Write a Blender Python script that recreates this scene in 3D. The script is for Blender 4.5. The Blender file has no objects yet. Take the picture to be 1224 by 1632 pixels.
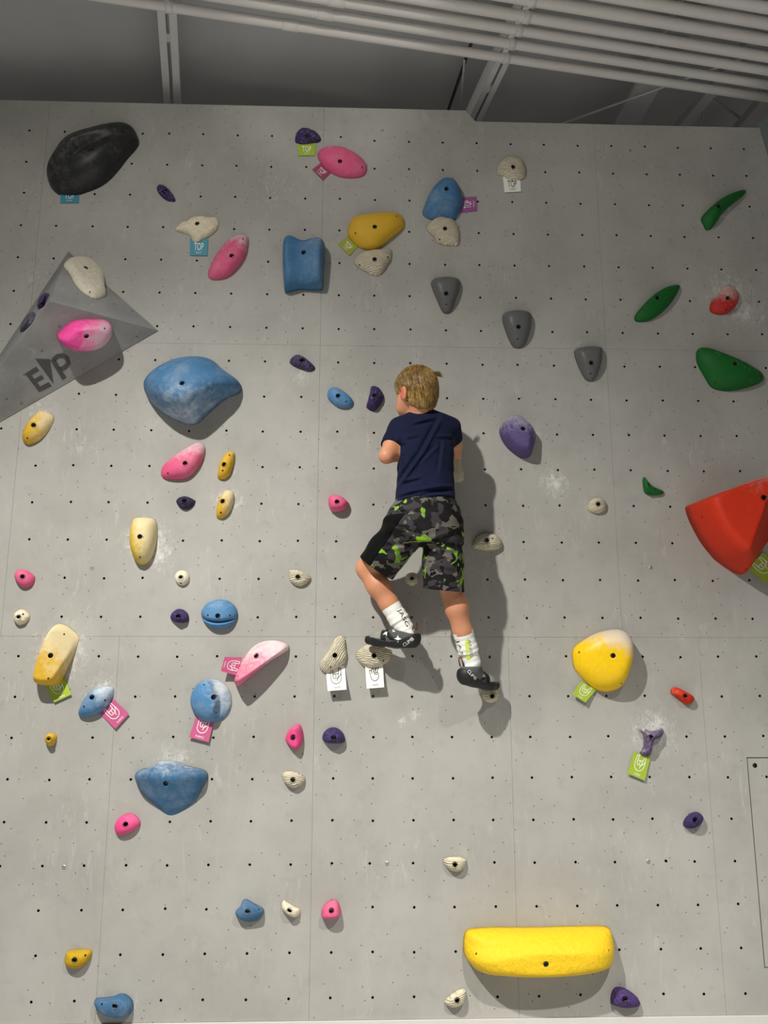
import bpy, bmesh, math, random
import numpy as np
from mathutils import Vector, Matrix
from mathutils.bvhtree import BVHTree
from mathutils.geometry import delaunay_2d_cdt

random.seed(7)
scene = bpy.context.scene
col = scene.collection

# ------------------------------------------------------------------ camera
FPX = 1311.74                      # focal length in pixels of the 1224 x 1632 frame
YAW, PIT, ROL = 0.03305, 0.20101, 0.00022
S = 0.17                           # T-nut spacing in metres
Z0 = 4.15                          # height of the top T-nut row
CAM = Vector((0.09543, -3.65329, Z0 - 2.64946))


def cam_axes():
    cy, sy, cp, sp = math.cos(YAW), math.sin(YAW), math.cos(PIT), math.sin(PIT)
    f = Vector((sy * cp, cy * cp, sp))
    r0 = Vector((cy, -sy, 0))
    u0 = r0.cross(f)
    c, s = math.cos(ROL), math.sin(ROL)
    return r0 * c + u0 * s, u0 * c - r0 * s, f


CR, CU, CF = cam_axes()
cd = bpy.data.cameras.new('camera')
cam = bpy.data.objects.new('camera', cd)
col.objects.link(cam)
cd.sensor_fit = 'VERTICAL'
cd.sensor_height = 36.0
cd.lens = FPX / 1632 * 36.0
cd.clip_start = 0.05
m = Matrix((CR, CU, -CF)).transposed().to_4x4()
m.translation = CAM
cam.matrix_world = m
scene.camera = cam

# ------------------------------------------------------------------ light
w = bpy.data.worlds.new('room_light')
scene.world = w
w.use_nodes = True
bg = w.node_tree.nodes['Background']
bg.inputs[0].default_value = (1.0, 0.97, 0.92, 1)
bg.inputs[1].default_value = 0.1


def at0(px, py, d):
    v = CR * ((px - 612) / FPX) + CU * ((816 - py) / FPX) + CF
    return CAM + v * ((-d - CAM.y) / v.y)


def spot(name, loc, aim, power, size, blend, radius, color=(1, .972, .925)):
    d = bpy.data.lights.new(name, 'SPOT')
    d.energy = power
    d.spot_size = math.radians(size)
    d.spot_blend = blend
    d.shadow_soft_size = radius
    d.color = color
    o = bpy.data.objects.new(name, d)
    col.objects.link(o)
    o.location = loc
    o.rotation_euler = (Vector(aim) - Vector(loc)).to_track_quat('-Z', 'Y').to_euler()
    return o


KW = 4 * math.pi ** 2 / .43
spot('spot_light', (-1.35, -3.0, 4.5), (-0.55, -2.05, 0.0), 11.77 * KW, 117.6, 1.0, 0.05)
spot('spot_light', (1.6, -3.6, 4.5), (1.45, -3.1, 0.0), 15.64 * KW, 99.2, 1.0, 0.05)
spot('spot_light', (-1.35, -2.98, 4.46), (0.87, -0.37, 0.0), 2.25 * KW, 140, 1.0, 0.05)
# added narrow spot that makes the patch of light on wall top and roof
spot('spot_light', (1.5, -6.0, 3.6), tuple(at0(510, 135, 0)), 230, 11, .7, 0.03)

scene.view_settings.view_transform = 'Standard'
scene.view_settings.look = 'None'
scene.view_settings.gamma = 1.0
scene.view_settings.use_curve_mapping = False
scene.view_settings.exposure = 0.0


# ------------------------------------------------------------------ helpers
def ray(px, py):
    return (CR * ((px - 612) / FPX) + CU * ((816 - py) / FPX) + CF).normalized()


def at(px, py, d=0.0):
    """the point d metres in front of the wall (plane y = 0) seen at a pixel"""
    v = ray(px, py)
    return CAM + v * ((-d - CAM.y) / v.y)


def hit(px, py, p0, n):
    v = ray(px, py)
    return CAM + v * ((p0 - CAM).dot(n) / v.dot(n))


def project(p):
    d = Vector(p) - CAM
    z = d.dot(CF)
    return 612 + FPX * d.dot(CR) / z, 816 - FPX * d.dot(CU) / z


def tag(o, label=None, cat=None, group=None, kind=None):
    if label: o['label'] = label
    if cat: o['category'] = cat
    if group: o['group'] = group
    if kind: o['kind'] = kind
    return o


def empty(name, loc=(0, 0, 0), parent=None):
    o = bpy.data.objects.new(name, None)
    o.empty_display_size = 0.05
    col.objects.link(o)
    o.location = loc
    o.parent = parent
    return o


def link(name, me, parent=None, loc=None, mats=()):
    o = bpy.data.objects.new(name, me)
    col.objects.link(o)
    for mt in mats:
        if me.materials.find(mt.name) < 0:
            me.materials.append(mt)
    if parent is not None:
        o.parent = parent
        if loc is not None:
            o.location = Vector(loc) - origin(parent)
    elif loc is not None:
        o.location = loc
    return o


def origin(o):
    v = Vector(o.location)
    while o.parent is not None:
        o = o.parent
        v = v + Vector(o.location)
    return v


def mesh(name, verts, faces, smooth=False, mi=None):
    me = bpy.data.meshes.new(name)
    me.from_pydata([tuple(v) for v in verts], [], [tuple(f) for f in faces])
    if mi is not None:
        me.polygons.foreach_set('material_index', mi)
    if smooth:
        me.polygons.foreach_set('use_smooth', [True] * len(me.polygons))
    me.update()
    return me


def box_between(a, b, wdt, dep, up):
    """a bar from a to b: width across, depth along up; verts + faces"""
    a, b, up = Vector(a), Vector(b), Vector(up)
    d = (b - a).normalized()
    s = d.cross(up).normalized() * (wdt / 2)
    u = s.cross(d).normalized() * dep
    if u.dot(up) < 0: u = -u
    vs = [a - s, a + s, a + s + u, a - s + u, b - s, b + s, b + s + u, b - s + u]
    fs = [(0, 1, 2, 3), (7, 6, 5, 4), (0, 4, 5, 1), (1, 5, 6, 2), (2, 6, 7, 3), (3, 7, 4, 0)]
    return vs, fs


def tube(path, r, n=12, closed=False, cap=True):
    path = [Vector(p) for p in path]
    vs, fs = [], []
    L = len(path)
    ref = None
    for i, p in enumerate(path):
        if closed:
            t = path[(i + 1) % L] - path[i - 1]
        else:
            t = path[min(i + 1, L - 1)] - path[max(i - 1, 0)]
        t.normalize()
        if ref is None:
            ref = Vector((0, 0, 1)) if abs(t.z) < .9 else Vector((1, 0, 0))
        x = ref - t * ref.dot(t); x.normalize()
        ref = x
        y = t.cross(x)
        rr = r[i] if isinstance(r, (list, tuple)) else r
        for k in range(n):
            a = 2 * math.pi * k / n
            vs.append(p + x * (rr * math.cos(a)) + y * (rr * math.sin(a)))
    for i in range(L if closed else L - 1):
        j = (i + 1) % L
        for k in range(n):
            l = (k + 1) % n
            fs.append((i * n + k, i * n + l, j * n + l, j * n + k))
    if cap and not closed:
        fs.append(tuple(range(n - 1, -1, -1)))
        fs.append(tuple((L - 1) * n + k for k in range(n)))
    return vs, fs


def joinvf(lst):
    V, F = [], []
    for v, f in lst:
        o = len(V)
        V += list(v)
        F += [tuple(i + o for i in q) for q in f]
    return V, F


def spline(pts, n):
    """closed Catmull-Rom through pts resampled to n points by length"""
    P = [Vector(p) for p in pts]
    L = len(P)
    fine = []
    for i in range(L):
        p0, p1, p2, p3 = P[i - 1], P[i], P[(i + 1) % L], P[(i + 2) % L]
        for k in range(10):
            t = k / 10
            fine.append(0.5 * ((2 * p1) + (p2 - p0) * t + (2 * p0 - 5 * p1 + 4 * p2 - p3) * t * t + (3 * p1 - p0 - 3 * p2 + p3) * t ** 3))
    cum = [0]
    for i in range(len(fine)):
        cum.append(cum[-1] + (fine[(i + 1) % len(fine)] - fine[i]).length)
    out, j = [], 0
    for k in range(n):
        s = cum[-1] * k / n
        while cum[j + 1] < s: j += 1
        t = (s - cum[j]) / max(1e-9, cum[j + 1] - cum[j])
        out.append(fine[j].lerp(fine[(j + 1) % len(fine)], t))
    return out


# ------------------------------------------------------------------ materials
def srgb(r, g, b):
    def f(c):
        c /= 255
        return c / 12.92 if c <= .04045 else ((c + .055) / 1.055) ** 2.4
    return (f(r), f(g), f(b), 1)


class NT:
    def __init__(self, name):
        self.m = bpy.data.materials.new(name)
        self.m.use_nodes = True
        self.t = self.m.node_tree
        self.b = self.t.nodes['Principled BSDF']

    def n(self, typ, **kw):
        nd = self.t.nodes.new(typ)
        for k, v in kw.items():
            if k.startswith('i_'):
                key = k[2:]
                key = int(key) if key.isdigit() else key.replace('_', ' ')
                self.put(nd.inputs[key], v)
            else:
                setattr(nd, k, v)
        return nd

    def put(self, sock, v):
        if isinstance(v, bpy.types.NodeSocket):
            self.t.links.new(v, sock)
        elif isinstance(v, bpy.types.Node):
            self.t.links.new(v.outputs[0], sock)
        else:
            sock.default_value = v

    def math(self, op, a, b=0.5, c=None, clamp=False):
        nd = self.t.nodes.new('ShaderNodeMath')
        nd.operation = op
        nd.use_clamp = clamp
        self.put(nd.inputs[0], a)
        self.put(nd.inputs[1], b)
        if c is not None: self.put(nd.inputs[2], c)
        return nd.outputs[0]

    def mix(self, fac, a, b, blend='MIX'):
        nd = self.t.nodes.new('ShaderNodeMix')
        nd.data_type = 'RGBA'
        nd.blend_type = blend
        self.put(nd.inputs[0], fac)
        self.put(nd.inputs[6], a)
        self.put(nd.inputs[7], b)
        return nd.outputs[2]

    def ramp(self, v, stops, interp='LINEAR'):
        nd = self.t.nodes.new('ShaderNodeValToRGB')
        r = nd.color_ramp
        r.interpolation = interp
        while len(r.elements) < len(stops): r.elements.new(0.5)
        for e, (p, c) in zip(r.elements, stops):
            e.position = p
            e.color = c if len(c) == 4 else (*c, 1)
        self.put(nd.inputs[0], v)
        return nd.outputs[0]

    def smooth(self, v, lo, hi):
        nd = self.t.nodes.new('ShaderNodeMapRange')
        nd.interpolation_type = 'SMOOTHSTEP'
        self.put(nd.inputs[0], v)
        nd.inputs[1].default_value = lo
        nd.inputs[2].default_value = hi
        return nd.outputs[0]

    def noise(self, vec, scale, detail=3, rough=.55, dist=0):
        nd = self.t.nodes.new('ShaderNodeTexNoise')
        if vec is not None: self.put(nd.inputs['Vector'], vec)
        nd.inputs['Scale'].default_value = scale
        nd.inputs['Detail'].default_value = detail
        nd.inputs['Roughness'].default_value = rough
        nd.inputs['Distortion'].default_value = dist
        return nd.outputs[0]

    def bump(self, h, strength=.3, dist=.01):
        nd = self.t.nodes.new('ShaderNodeBump')
        nd.inputs['Strength'].default_value = strength
        nd.inputs['Distance'].default_value = dist
        self.put(nd.inputs['Height'], h)
        self.t.links.new(nd.outputs[0], self.b.inputs['Normal'])

    def done(self, color=None, rough=.6, metal=0, spec=.4):
        if color is not None: self.put(self.b.inputs['Base Color'], color)
        self.put(self.b.inputs['Roughness'], rough)
        self.b.inputs['Metallic'].default_value = metal
        self.b.inputs['Specular IOR Level'].default_value = spec
        return self.m


def plain(name, c, rough=.6, metal=0, nscale=40, var=.12, spec=.4):
    t = NT(name)
    co = t.n('ShaderNodeTexCoord').outputs['Object']
    nz = t.noise(co, nscale, 4)
    dark = tuple(x * (1 - var) for x in c[:3]) + (1,)
    lite = tuple(min(1, x * (1 + var)) for x in c[:3]) + (1,)
    return t.done(t.mix(nz, dark, lite), rough, metal, spec)


def wall_material():
    t = NT('painted_plywood')
    pos = t.n('ShaderNodeNewGeometry').outputs['Position']
    n1 = t.noise(pos, 2.2, 5, .6)
    n2 = t.noise(pos, 14, 4, .65)
    mp = t.n('ShaderNodeMapping', i_Vector=pos, i_Scale=(9, 9, 2.2))
    n3 = t.noise(mp.outputs[0], 3.5, 5, .7, 1.2)
    base = t.mix(t.smooth(n1, .3, .7), srgb(158, 156, 149), srgb(172, 170, 163))
    base = t.mix(t.math('MULTIPLY', t.smooth(n2, .5, .8), .35), base, srgb(138, 137, 132))
    # chalk streaks and hand smears
    ch = t.math('MULTIPLY', t.math('MULTIPLY', t.smooth(n3, .52, .78), t.smooth(t.noise(pos, 3.3, 3), .42, .65)), .5)
    base = t.mix(ch, base, srgb(205, 203, 197))
    # chalk dust round the much used holds
    sep = t.n('ShaderNodeSeparateXYZ', i_0=pos)
    tot = None
    for (px, py, r, a) in CHALK:
        c = at(px, py)
        d = t.n('ShaderNodeVectorMath', operation='DISTANCE', i_0=pos, i_1=tuple(c))
        k = t.math('MULTIPLY', t.math('SUBTRACT', 1.0, t.math('DIVIDE', d.outputs['Value'], r), clamp=True), a)
        tot = k if tot is None else t.math('MAXIMUM', tot, k)
    n4 = t.noise(pos, 38, 6, .75, .6)
    mp4 = t.n('ShaderNodeMapping', i_Vector=pos, i_Scale=(1.6, 1.6, .7), i_Rotation=(0, .3, 0))
    n5 = t.noise(mp4.outputs[0], 26, 5, .7, 1.5)
    base = t.mix(t.math('MULTIPLY', t.smooth(t.math('ADD', t.math('MULTIPLY', tot, .62), t.math('MULTIPLY', t.math('ADD', n4, n5), .5)), .62, .92), .85), base, srgb(218, 217, 212))
    # small filled screw holes and dark scuffs
    flat = t.n('ShaderNodeCombineXYZ', i_0=sep.outputs[0], i_1=sep.outputs[2], i_2=0.0)
    v = t.n('ShaderNodeTexVoronoi', voronoi_dimensions='2D', i_Vector=flat.outputs[0], i_Scale=11.0)
    dot = t.math('LESS_THAN', v.outputs['Distance'], .024)
    keep = t.math('GREATER_THAN', t.noise(pos, 3.1, 2), .46)
    base = t.mix(t.math('MULTIPLY', dot, keep), base, srgb(52, 50, 48))
    mp2 = t.n('ShaderNodeMapping', i_Vector=pos, i_Scale=(30, 30, 7), i_Rotation=(0, .5, 0))
    sc = t.smooth(t.noise(mp2.outputs[0], 2.5, 4, .6, 2), .68, .76)
    base = t.mix(t.math('MULTIPLY', sc, .4), base, srgb(95, 93, 90))
    t.bump(n2, .12, .002)
    return t.done(base, .62, 0, .35)


# chalk smudges on the wall (pixel of the spot, radius in metres, amount)
CHALK = [(235, 865, .17, .62), (95, 1040, .2, .6), (362, 800, .12, .55), (362, 745, .08, .45), (1160, 470, .22, .55), (1040, 1165, .17, .6),
         (1190, 500, .16, .45), (835, 690, .16, .45), (275, 1215, .16, .5), (160, 1100, .12, .5), (65, 660, .12, .45), (885, 770, .13, .5),
         (710, 300, .1, .45), (1150, 335, .14, .35), (930, 560, .1, .35), (250, 880, .15, .5), (480, 600, .08, .45), (740, 900, .1, .3),
         (440, 300, .25, .3), (60, 440, .2, .3), (640, 1150, .06, .4), (1185, 815, .1, .3), (660, 1140, .05, .5)]

M = {}
M['wall'] = wall_material()
M['hole'] = plain('tnut_steel_bore_shade', (.028, .027, .026, 1), .5, .6)
M['backing'] = plain('dark_grey_paint', (.05, .05, .05, 1), .9)
M['deck'] = plain('roof_deck_paint', srgb(188, 188, 186), .75, 0, 3, .12)
M['beam'] = plain('beam_paint', srgb(215, 215, 212), .6, 0, 20, .1)
M['beam_dark'] = plain('dark_beam_paint', srgb(182, 182, 181), .65, 0, 20, .12)
M['pipe'] = plain('white_pipe_plastic', srgb(238, 234, 228), .42, 0, 6, .04)
M['clamp'] = plain('clamp_plastic', srgb(225, 223, 218), .35, 0, 30, .06)
M['bolt'] = plain('dark_bolt_steel', (.16, .16, .16, 1), .35, .8)
M['screwhead'] = plain('screw_zinc', (.45, .45, .44, 1), .4, .8)
M['floor'] = plain('gym_mat_vinyl', srgb(160, 160, 160), .6, 0, 8, .08)
M['base'] = plain('pale_kick_board', srgb(205, 202, 197), .55, 0, 10, .05)
M['side_wall'] = plain('teal_grey_panel', srgb(96, 106, 108), .6, 0, 8, .08)
M['white_ink'] = plain('white_print', srgb(245, 243, 236), .5, 0, 50, .02)
M['black_ink'] = plain('black_print', srgb(38, 36, 34), .5, 0, 50, .05)


# ------------------------------------------------------------------ flat panels with drilled holes
def drilled(name, frame, poly, holes, thick, hr, parent, seg=10, mat=None, depth=None):
    """a board: polygon poly (u,v) in frame (O,U,V,N), real holes drilled through; face at N=0, body behind"""
    O, U, V, N = frame
    pts, edges = [], []

    def loop(ps):
        s = len(pts)
        pts.extend(Vector((p[0], p[1])) for p in ps)
        k = len(ps)
        edges.extend((s + i, s + (i + 1) % k) for i in range(k))
        return list(range(s, s + k))
    loops = [loop(poly)]
    hs = []
    for (u, v, *r) in holes:
        rr = r[0] if r else hr
        hs.append((u, v, rr))
        loops.append(loop([(u + rr * math.cos(2 * math.pi * k / seg), v + rr * math.sin(2 * math.pi * k / seg)) for k in range(seg)]))
    vo, eo, fo, ov, oe, of = delaunay_2d_cdt(pts, edges, [], 1, 1e-6)
    idx = {}
    for i, src in enumerate(ov):
        for s_ in src: idx[s_] = i
    verts = [O + U * p.x + V * p.y for p in vo]
    faces = []
    mi = []
    hu = np.array([(h[0], h[1]) for h in hs]) if hs else np.zeros((0, 2))
    hrr = np.array([h[2] for h in hs]) if hs else np.zeros(0)
    for f in fo:
        c = sum((Vector(vo[i]) for i in f), Vector((0, 0))) / len(f)
        if len(hs) and (np.hypot(hu[:, 0] - c.x, hu[:, 1] - c.y) < hrr * .97).any():
            continue
        a, b, cc = [verts[i] for i in f[:3]]
        faces.append(tuple(f) if (b - a).cross(cc - a).dot(N) > 0 else tuple(reversed(f)))
        mi.append(0)
    d = depth or thick
    for li, lp in enumerate(loops):
        ids = [idx[i] for i in lp]
        s = len(verts)
        dd = thick if li == 0 else d
        verts += [verts[i] - N * dd for i in ids]
        k = len(ids)
        for i in range(k):
            j = (i + 1) % k
            faces.append((ids[i], s + i, s + j, ids[j]))
            mi.append(0 if li == 0 else 1)
        if li == 0:
            faces.append(tuple(range(s, s + k)))
            mi.append(0)
        elif depth:
            faces.append(tuple(range(s, s + k)))
            mi.append(1)
    loc = origin(parent)
    me = mesh(name, [v - loc for v in verts], faces, False, mi)
    me.materials.append(mat or M['wall'])
    me.materials.append(M['hole'])
    return link(name, me, parent)


WALLF = (Vector((0, 0, 0)), Vector((1, 0, 0)), Vector((0, 0, 1)), Vector((0, -1, 0)))


def cz(c, r):
    return (c * S, Z0 - r * S)


def wpx(px, py):
    p = at(px, py)
    return (p.x, p.z)


# the outline of the wall
TOPL = wpx(300, 166)[1]
n1, n2 = wpx(741, 167.5), wpx(758, 200)
TOPR = wpx(1000, 199)[1]
c1, c2 = wpx(1208, 197), wpx(1224, 250)
slope = (c2[0] - c1[0]) / (c1[1] - c2[1])


def right_edge(z):
    return c1[0] + (c1[1] - z) * slope


ZB = wpx(700, 1624)[1]             # top of the pale kick board
wall = empty('wall_back', (0, 0, ZB))
tag(wall, 'tall grey plywood climbing wall drilled with a grid of holes', 'climbing wall', kind='structure')

GAP = 0.0004
hole_list = []
for r in range(-1, 24):
    for c in range(-16, 18):
        rr = float(r)
        if r == -1: continue
        if r == 0 and c >= 1: rr = 0.1
        cc = float(c)
        if r == 20 and c == 8: cc = 8.28
        if r == 20 and c == 1: cc = 0.93
        hole_list.append(cz(cc + random.uniform(-.012, .012), rr + random.uniform(-.012, .012)))
for px, py in ((227.5, 213), (1061, 1372)):
    hole_list.append(wpx(px, py))


def inside(poly, u, v):
    r = False
    k = len(poly)
    for i in range(k):
        (x1, y1), (x2, y2) = poly[i], poly[(i + 1) % k]
        if (y1 > v) != (y2 > v) and u < (x2 - x1) * (v - y1) / (y2 - y1) + x1: r = not r
    return r


def edge_dist(poly, u, v):
    b = 9
    for i in range(len(poly)):
        a, c = Vector(poly[i]), Vector(poly[(i + 1) % len(poly)])
        d = c - a
        t = max(0, min(1, (Vector((u, v)) - a).dot(d) / d.length_squared))
        b = min(b, (a + d * t - Vector((u, v))).length)
    return b


def wall_panel(poly, extra=(), name='panel'):
    hs = [h for h in hole_list if inside(poly, *h) and edge_dist(poly, *h) > .012] + list(extra)
    return drilled(name, WALLF, poly, hs, .018, .0058, wall)


def rect(ca, cb, za, zb):
    """panel rectangle between hole-columns ca..cb, heights za (low)..zb (high); right side follows the wall's end"""
    x0, x1 = ca * S + GAP, cb * S - GAP
    z0, z1 = za + GAP, zb - GAP
    if x1 > right_edge(z1) - .01:
        return [(x0, z0), (right_edge(z0), z0), (right_edge(z1), z1), (x0, z1)]
    return [(x0, z0), (x1, z0), (x1, z1), (x0, z1)]


ZS1, ZS2 = Z0 - 6.5 * S, Z0 - 14.5 * S
XL = -16.5
wall_panel(rect(XL, -8.5, ZS1, TOPL))
wall_panel(rect(-8.5, -.5, ZS1, TOPL))
q = rect(-.5, 7.5, ZS1, TOPL)
wall_panel([q[0], q[1], (q[1][0], TOPR), (n2[0], TOPR), (n1[0], TOPL - GAP), q[3]])
wall_panel(rect(7.5, 30, ZS1, TOPR))
for a, b in ((XL, -8.5), (-8.5, -.5), (-.5, 7.5), (7.5, 30)):
    wall_panel(rect(a, b, ZS2, ZS1))
for a, b in ((XL, -10.5), (-10.5, -5.5), (-5.5, -.5), (-.5, 4.5), (4.5, 9.5)):
    wall_panel(rect(a, b, ZB, ZS2))
# last panel of the bottom row, cut out for the hatch
h1, h2 = wpx(1190, 1207), wpx(1218, 1543)
hx = (h1[0] + h2[0]) / 2
hz1, hz0 = h1[1], h2[1]
q = rect(9.5, 30, ZB, ZS2)
xr = hx + .62
wall_panel([q[0], q[1], (right_edge(hz0), hz0), (hx, hz0), (hx, hz1), (right_edge(hz1), hz1), q[2], q[3]])
g = .004
hp = [(hx + g, hz0 + g), (right_edge(hz0) , hz0 + g), (right_edge(hz1), hz1 - g), (hx + g, hz1 - g)]
big = wpx(1203, 1220)
o = wall_panel(hp, [(big[0], big[1], .0105)], 'hatch_panel')
tag(o, 'grey access hatch with a dark gap round it')
# added dark sheet behind the boards, stops light leaking through holes and seams
x0, x1 = XL * S, right_edge(ZB) + .02
vs = [(x, y, z - ZB) for y in (.021, .05) for (x, z) in ((x0, ZB), (x1, ZB), (right_edge(TOPR) - .02, TOPR - .01), (n2[0] - .01, TOPR - .01), (n1[0] - .01, TOPL - .01), (x0, TOPL - .01))]
fs = [(0, 1, 2, 3, 4, 5), (11, 10, 9, 8, 7, 6)] + [(i, i + 6, (i + 1) % 6 + 6, (i + 1) % 6) for i in range(6)]
link('light_stop_sheet', mesh('light_stop_sheet', vs, fs), wall, None, [M['backing']])


def disc_mesh(name, r, h, n=14, rim=.25, hexr=.5, hexd=.6):
    """a round screw or bolt head: bevelled disc with a hexagon socket, axis +Z"""
    vs, fs = [], []
    rings = [(r, 0), (r, h * .6), (r * (1 - rim * .5), h), (r * hexr, h), (r * hexr, h * (1 - hexd))]
    for rr, z in rings:
        for k in range(n):
            a = 2 * math.pi * k / n
            vs.append((rr * math.cos(a), rr * math.sin(a), z))
    for i in range(len(rings) - 1):
        for k in range(n):
            l = (k + 1) % n
            fs.append((i * n + k, i * n + l, (i + 1) * n + l, (i + 1) * n + k))
    fs.append(tuple((len(rings) - 1) * n + k for k in range(n)))
    return mesh(name, vs, fs)


screw_me = disc_mesh('panel_screw', .0085, .0025, 14, .4, .4, .9)
screw_me.materials.append(M['screwhead'])
for px, py in ((147, 905), (102, 1382), (617, 1376), (1033, 1373), (605, 496), (1004, 240), (609, 208), (1037, 905)):
    o = link('panel_screw', screw_me, wall, at(px, py))
    o.rotation_euler = (math.pi / 2, 0, 0)

# kick board and floor
vs = [(x, y, z - ZB) for y in (-.012, .05) for (x, z) in ((x0, ZB - .14), (x1 + .3, ZB - .14), (x1 + .3, ZB - .001), (x0, ZB - .001))]
fs = [(0, 1, 2, 3), (7, 6, 5, 4), (0, 4, 5, 1), (1, 5, 6, 2), (2, 6, 7, 3), (3, 7, 4, 0)]
o = link('baseboard_back', mesh('baseboard_back', vs, fs), None, (0, 0, ZB), [M['base']])
tag(o, 'pale kick board along the foot of the climbing wall', 'baseboard', kind='structure')
ZF = ZB - .14
vs, fs = box_between((0, -9, ZF - .1), (0, .05, ZF - .1), 9, .1, (0, 0, 1))
o = link('floor', mesh('floor', vs, fs), None, (0, 0, 0), [M['floor']])
tag(o, 'grey padded gym floor below the climbing wall', 'floor', kind='structure')

# the neighbouring wall that meets this one at its slanted right end
A = Vector((right_edge(ZF), 0, ZF)); B = Vector((c1[0], 0, c1[1]))
dv = Vector((.62, -.78, 0))
a2, b2 = A + dv * .9, B + dv * .9
t_ = Vector((.03, .03, 0))
vs = [A, a2, b2, B, A + t_, a2 + t_, b2 + t_, B + t_]
fs = [(3, 2, 1, 0), (4, 5, 6, 7), (0, 1, 5, 4), (1, 2, 6, 5), (2, 3, 7, 6), (3, 0, 4, 7)]
o = link('wall_right', mesh('wall_right', [v - A for v in vs], fs), None, A, [M['side_wall']])
tag(o, 'dark teal grey wall panel angled at the corner under the roof', 'wall', kind='structure')

# ------------------------------------------------------------------ roof, beams, pipes
BD = ray(330, 1126)                # along the beams (away from the viewer)
PD = ray(5700, 838)                # along the pipes
RN = BD.cross(PD).normalized()
if RN.z < 0: RN = -RN
RP = at(757, 195, -.42)            # a point of the beams' underside, just behind the wall top


def roof(px, py, off=0.0):
    return hit(px, py, RP + RN * off, RN)


dp = RP + RN * .24
vs = []
for sx, sy in ((-5, -6), (6, -6), (6, 5), (-5, 5)):
    b = dp + PD * sx + BD * sy
    vs += [b, b + RN * .05]
fs = [(0, 2, 4, 6), (7, 5, 3, 1), (0, 1, 3, 2), (2, 3, 5, 4), (4, 5, 7, 6), (6, 7, 1, 0)]
o = link('ceiling', mesh('ceiling', [v - dp for v in vs], fs), None, dp, [M['deck']])
tag(o, 'dark grey sloping roof deck above the climbing wall', 'ceiling', kind='structure')


def beam(name, label, pxs, bars, depth, mat, cat='beam', ties=()):
    """pxs: two pixels on the beam's centre line; bars: (offset, width) across"""
    a, b = roof(*pxs[0]), roof(*pxs[1])
    d = (b - a).normalized()
    a2, b2 = a - d * 3.2, b + d * 1.6
    side = d.cross(RN).normalized()
    root = empty(name, tuple(a2))
    tag(root, label, cat)
    for off, wd in bars:
        v, f = box_between(a2 + side * off, b2 + side * off, wd, depth, RN)
        link('bar', mesh('bar', [p - a2 for p in v], f), root, None, [mat])
    for t in ties:
        c = a.lerp(b, t)
        v, f = box_between(c - side * (bars[0][0]), c + side * (bars[0][0]), .05, .02, RN)
        link('tie_plate', mesh('tie_plate', [p - a2 + RN * .01 for p in v], f), root, None, [mat])
    return root, a, b


beam('roof_joist', 'pale double angle roof joist with a single pipe clamp, above the black hold', ((266, 20), (274.5, 162)),
     ((-.026, .036), (.026, .036)), .09, M['beam'], ties=(.28,))
beam('roof_joist', 'pale double angle roof joist carrying the row of pipe clamps', ((789, 125), (758, 190)),
     ((-.022, .03), (.022, .03)), .09, M['beam'], ties=(.3,))
beam('roof_beam', 'wide grey roof beam behind the pipes above the plain wall top', ((1035, 137), (1000.5, 199)),
     ((0, .13),), .05, M['beam_dark'])
beam('roof_beam', 'dim roof beam farther along, between the wide beam and the corner', ((1126, 160), (1093, 199)),
     ((0, .06),), .05, M['beam_dark'])
beam('roof_beam', 'dim roof beam over the angled corner panel', ((1216, 173), (1196, 196)),
     ((0, .09),), .05, M['beam_dark'])


def rod(label, p, q, r, off, mat, name='brace_rod', ext=(0, 0)):
    a, b = roof(*p, off[0]), roof(*q, off[1])
    d = b - a
    a, b = a - d * ext[0], b + d * ext[1]
    n = 8
    v, f = tube([a, a.lerp(b, .5), b], r, n)
    o = link(name, mesh(name, [x - a for x in v], f, True), None, a, [mat])
    tag(o, label, 'rod')


rod('thin pale brace rod slanting up behind the pipes', (888, 200), (1182, 94), .0055, (-.009, -.009), M['beam'], ext=(.15, 0))
rod('thin upright rod beside the clamp joist over the wall notch', (734.5, 167), (740, 96), .006, (.1, .1), M['beam_dark'], ext=(.2, 0))
rod('dark slanting strut beside the notch in the wall top', (717, 168), (741, 98), .009, (.16, .16), M['backing'], ext=(.2, .4))
rod('short upright rod under the dim far beam', (1117, 199), (1122, 166), .006, (.08, .08), M['beam_dark'], ext=(.3, 0))
rod('dim diagonal rod running down towards the corner', (1128, 154), (1188, 193), .008, (.1, .1), M['beam_dark'], ext=(0, .2))
rod('dim upright rod beneath the pipes near the corner', (1204, 171), (1216, 118), .006, (.1, .1), M['beam_dark'], ext=(0, .2))

PIPES = [(63, 156, 14), (37.5, 135.5, 14.5), (13.5, 113, 15), (-11, 91, 17), (-40, 64, 18.5), (-68, 38, 18.5), (-96, 13, 18.5)]
ORD = ['lowest white ceiling pipe, nearest the wall top', 'second white ceiling pipe up from the wall top', 'third white ceiling pipe up from the wall top',
       'fourth white ceiling pipe up from the wall top', 'fifth white ceiling pipe up from the wall top', 'sixth white ceiling pipe up from the wall top',
       'seventh white ceiling pipe, highest of the row in view']
CLAMPS = {0: [(269, 9), (806, 99)], 1: [(815, 76)], 2: [(826, 51)], 3: [(838, 27)], 4: [(847, 7)]}
COUPL = {0: [462], 1: [518], 2: [536]}
POFF = -.05


def ring_band(c, axis, r, wd, n=16):
    return tube([c - axis * wd / 2, c - axis * wd * .49, c, c + axis * wd * .49, c + axis * wd / 2], [r * .96, r, r, r, r * .96], n)


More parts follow.
